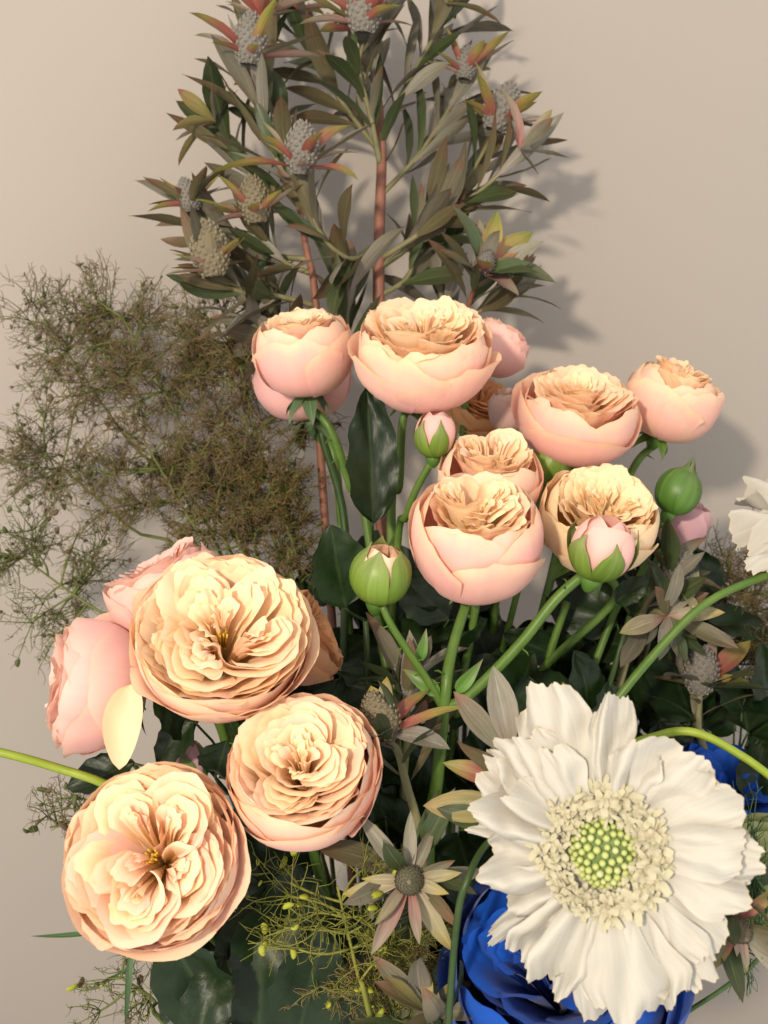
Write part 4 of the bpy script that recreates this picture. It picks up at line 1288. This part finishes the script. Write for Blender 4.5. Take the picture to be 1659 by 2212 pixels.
# fine green threads round the pale flower
def threads(label, base_px, c_px, rad, seed, n=26, mat='hair_green'):
    rng = random.Random(seed)
    origin = stem_to(None, np.random.default_rng(seed))
    root = empty('thread_leaf_plant', origin)
    setp(root, label, 'plant')
    b = PV(*base_px)
    c = PV(*c_px)
    k = PXM * c_px[2]
    stem_curve(root, origin, [origin, b.lerp(origin, .4) + VF * .02, b, c], .0014, .0006, mat)
    for i in range(n):
        q = rsph(rng)
        p = c + VR * q.x * rad[0] * k + VU * q.y * rad[1] * k + VF * q.z * rad[0] * k * .5
        s = b.lerp(c, rng.uniform(.1, 1))
        T = Tubes()
        Q = curved(s, p, rng, .15, 6)
        T.add(Q, .0004, .00022, 4)
        for j in range(9):
            a = Q[rng.randrange(2, 7)]
            T.add(curved(a, a + (rsph(rng) + (p - s).normalized()) * rad[0] * k * .32, rng, .2, 3), .00024, .00014, 3)
        T.build('frond', M[mat], root, origin)
    return root


threads('fine dark green thread foliage over the pale green flower', (1650, 2060, .42), (1615, 1850, .425), (75, 210), 301, 26)
threads('wispy dark green threads hanging below the pale green flower', (1640, 1960, .43), (1600, 2060, .425), (80, 90), 302, 14)

# ------------------------------------------------------------------ single stems and blades
def lone(name, label, pts, r0, r1, mat, cat='stem'):
    P = [PV(*p) for p in pts]
    root = empty(name, P[0])
    setp(root, label, cat)
    stem_curve(root, P[0], P, r0, r1, mat)
    return root


lone('flower_stem', 'arching lime green stem over the darker blue rose', [(1000, 2300, .52), (1180, 1850, .50), (1330, 1640, .47), (1420, 1590, .46), (1500, 1582, .455), (1590, 1625, .45), (1680, 1690, .445), (1800, 1800, .44)], .0021, .0017, 'stem_lime')
lone('flower_stem', 'pale green stem coming in from the wall side to the lowest open rose', [(700, 2100, .55), (430, 1820, .50), (250, 1705, .47), (120, 1658, .465), (0, 1625, .46), (-160, 1590, .46)], .0021, .0018, 'stem_lime')
lone('flower_stem', 'olive green stem crossing the blue rose beside the star shaped head', [(960, 2330, .40), (985, 2010, .388), (1010, 1900, .385), (1060, 1815, .40), (1160, 1760, .41)], .0014, .0013, 'stem_dark')
for (pts, lab) in (([(740, 1500, .57), (745, 1140, .585), (700, 960, .60), (690, 920, .60)], 'dark stem between the round glossy leaf and the smoke bush'),
                   ([(900, 1900, .55), (840, 1480, .53), (812, 1320, .54)], 'shaded green stem behind the closed green bud'),
                   ([(1100, 1800, .56), (1175, 1460, .555), (1225, 1300, .55)], 'shaded green stem between the two slanting rose stems')):
    lone('flower_stem', lab, pts, .0024, .002, 'stem_green' if 'shaded' in lab else 'stem_dark')
br = empty('grass_tuft', PV(330, 2060, .46))
setp(br, 'few thin green blades sticking out under the lowest open rose', 'grass')
bo = br.location.copy()
for i, (x0, y0, x1, y1) in enumerate([(240, 2010, 82, 2036), (215, 1998, 160, 1962), (290, 2080, 238, 2130), (285, 2040, 268, 2200)]):
    a, b = PV(x0, y0, .46), PV(x1, y1, .455)
    put_leaf('blade', br, bo, 'blade', 'blade', i, a, b - a, CV(.2, 1, .3), (b - a).length * 1.1, 1.6)


# ------------------------------------------------------------------ rose foliage
def leafstem(label, tip, leaves, seed, mat='stem_dark'):
    rng = random.Random(seed)
    origin = stem_to(None, np.random.default_rng(seed))
    root = empty('rose_leaf_stem', origin)
    setp(root, label, 'leafy stem')
    t = PV(*tip)
    stem_curve(root, origin, [origin, origin.lerp(t, .5) + VF * .02, t], .0022, .0014, mat)
    for i, (x0, y0, x1, y1, d0, d1, wf, n) in enumerate(leaves):
        a, b = PV(x0, y0, d0), PV(x1, y1, d1)
        T = Tubes()
        T.add(curved(t, a, rng, .1, 4), .0008, .0006, 5)
        T.build('leaf_stalk', M[mat], root, origin)
        put_leaf('leaf', root, origin, 'rose_leaf', 'rose', rng.randrange(6), a, b - a, CV(*n), (b - a).length * 1.04, wf)
    return root


leafstem('long dark rose leaf standing upright under the tallest rose', (805, 1190, .55), [(805, 1130, 800, 845, .525, .515, .55, (.25, .1, 1))], 401)
leafstem('round glossy dark rose leaf beside the closed green bud', (790, 1340, .51), [(745, 1312, 715, 1140, .475, .468, 1.0, (.3, .3, 1))], 402)
leafstem('dark leaves filling the gap under the largest open rose', (500, 1720, .53), [(330, 1480, 450, 1590, .46, .47, .9, (.2, .6, .8)), (420, 1560, 330, 1640, .47, .47, 1, (0, .6, .8)), (490, 1600, 450, 1720, .46, .47, .9, (.1, .4, 1)),
                                                                                     (290, 1650, 150, 1700, .49, .49, .8, (0, .6, .8)), (560, 1560, 520, 1480, .48, .50, 1, (0, .4, 1))], 403)
leafstem('broad dark leaves fanned out below the lowest open rose', (520, 2330, .50), [(480, 2230, 360, 2010, .455, .45, .9, (-.3, .3, 1)), (470, 2240, 345, 2120, .46, .46, 1, (-.2, .5, 1)), (560, 2230, 560, 1960, .47, .46, 1, (0, .3, 1)),
                                                                                       (640, 2250, 700, 2010, .46, .455, .9, (.2, .4, 1)), (600, 2240, 640, 1880, .49, .47, .9, (.2, .3, 1)), (720, 2260, 800, 2060, .48, .46, .9, (.3, .3, 1)), (420, 2260, 470, 2080, .44, .44, .8, (0, .3, 1))], 404)
leafstem('small tan stained leaf under the half open bud', (1360, 1330, .53), [(1330, 1300, 1400, 1250, .51, .50, .8, (.2, .5, 1))], 405)
rngL = random.Random(9)
regions = [('stem of dark rose leaves below the globe shaped rose', 900, 1420, .555, 130), ('stem of dark rose leaves behind the slanting rose stems', 1150, 1450, .57, 130), ('stem of dark rose leaves beneath the apricot yellow rose', 1330, 1400, .58, 120),
           ('stem of dark rose leaves over the white scabious', 1240, 1570, .54, 130), ('stem of dark rose leaves around the forked rose stem', 1020, 1640, .55, 120), ('stem of dark rose leaves behind the cupped rose', 780, 1750, .53, 130),
           ('stem of dark rose leaves between largest and cupped roses', 600, 1520, .54, 110), ('stem of dark rose leaves behind the star shaped head', 900, 1850, .52, 140), ('stem of dark rose leaves under the yellow green threads', 760, 2080, .50, 150),
           ('stem of dark rose leaves behind the blue rose', 1000, 2000, .53, 150), ('stem of dark rose leaves beside the scabious and arching stem', 1420, 1650, .57, 140), ('stem of dark rose leaves behind the pale green flower', 1560, 1860, .52, 130),
           ('stem of dark rose leaves behind the lowest open rose', 480, 1900, .50, 120), ('stem of dark rose leaves deep behind the rose stems', 850, 1250, .60, 120), ('stem of dark rose leaves under the shaded mauve rose', 1480, 1330, .60, 110),
           ('stem of dark rose leaves low behind the yellow haze', 950, 2180, .52, 130),
           ('stem of dark rose leaves behind the arching lime stem', 1590, 1590, .58, 110), ('stem of dark rose leaves around the darker blue rose', 1620, 1800, .55, 110), ('stem of dark rose leaves under the half hidden peach rose', 1010, 1330, .60, 110),
           ('stem of dark rose leaves between bud stem and forked stem', 860, 1390, .59, 100), ('stem of dark rose leaves under the apricot and pink rose', 740, 1480, .57, 90), ('stem of dark rose leaves under the closed bud by the wall', 1330, 1290, .61, 100)]
for i, (lab, x, y, d, sp) in enumerate(regions):
    lv = []
    for k in range(9):
        x0, y0 = x + rngL.uniform(-sp, sp) * .7, y + rngL.uniform(-sp, sp) * .7
        an = rngL.uniform(0, 6.28)
        L = rngL.uniform(110, 170)
        lv.append((x0, y0, x0 + L * math.cos(an), y0 - L * math.sin(an), d + rngL.uniform(-.02, .035), d + rngL.uniform(-.025, .035), rngL.uniform(.75, 1.0), (rngL.uniform(-.6, .6), rngL.uniform(0, .9), 1)))
    leafstem(lab, (x, y + 60, d + .02), lv, 420 + i)
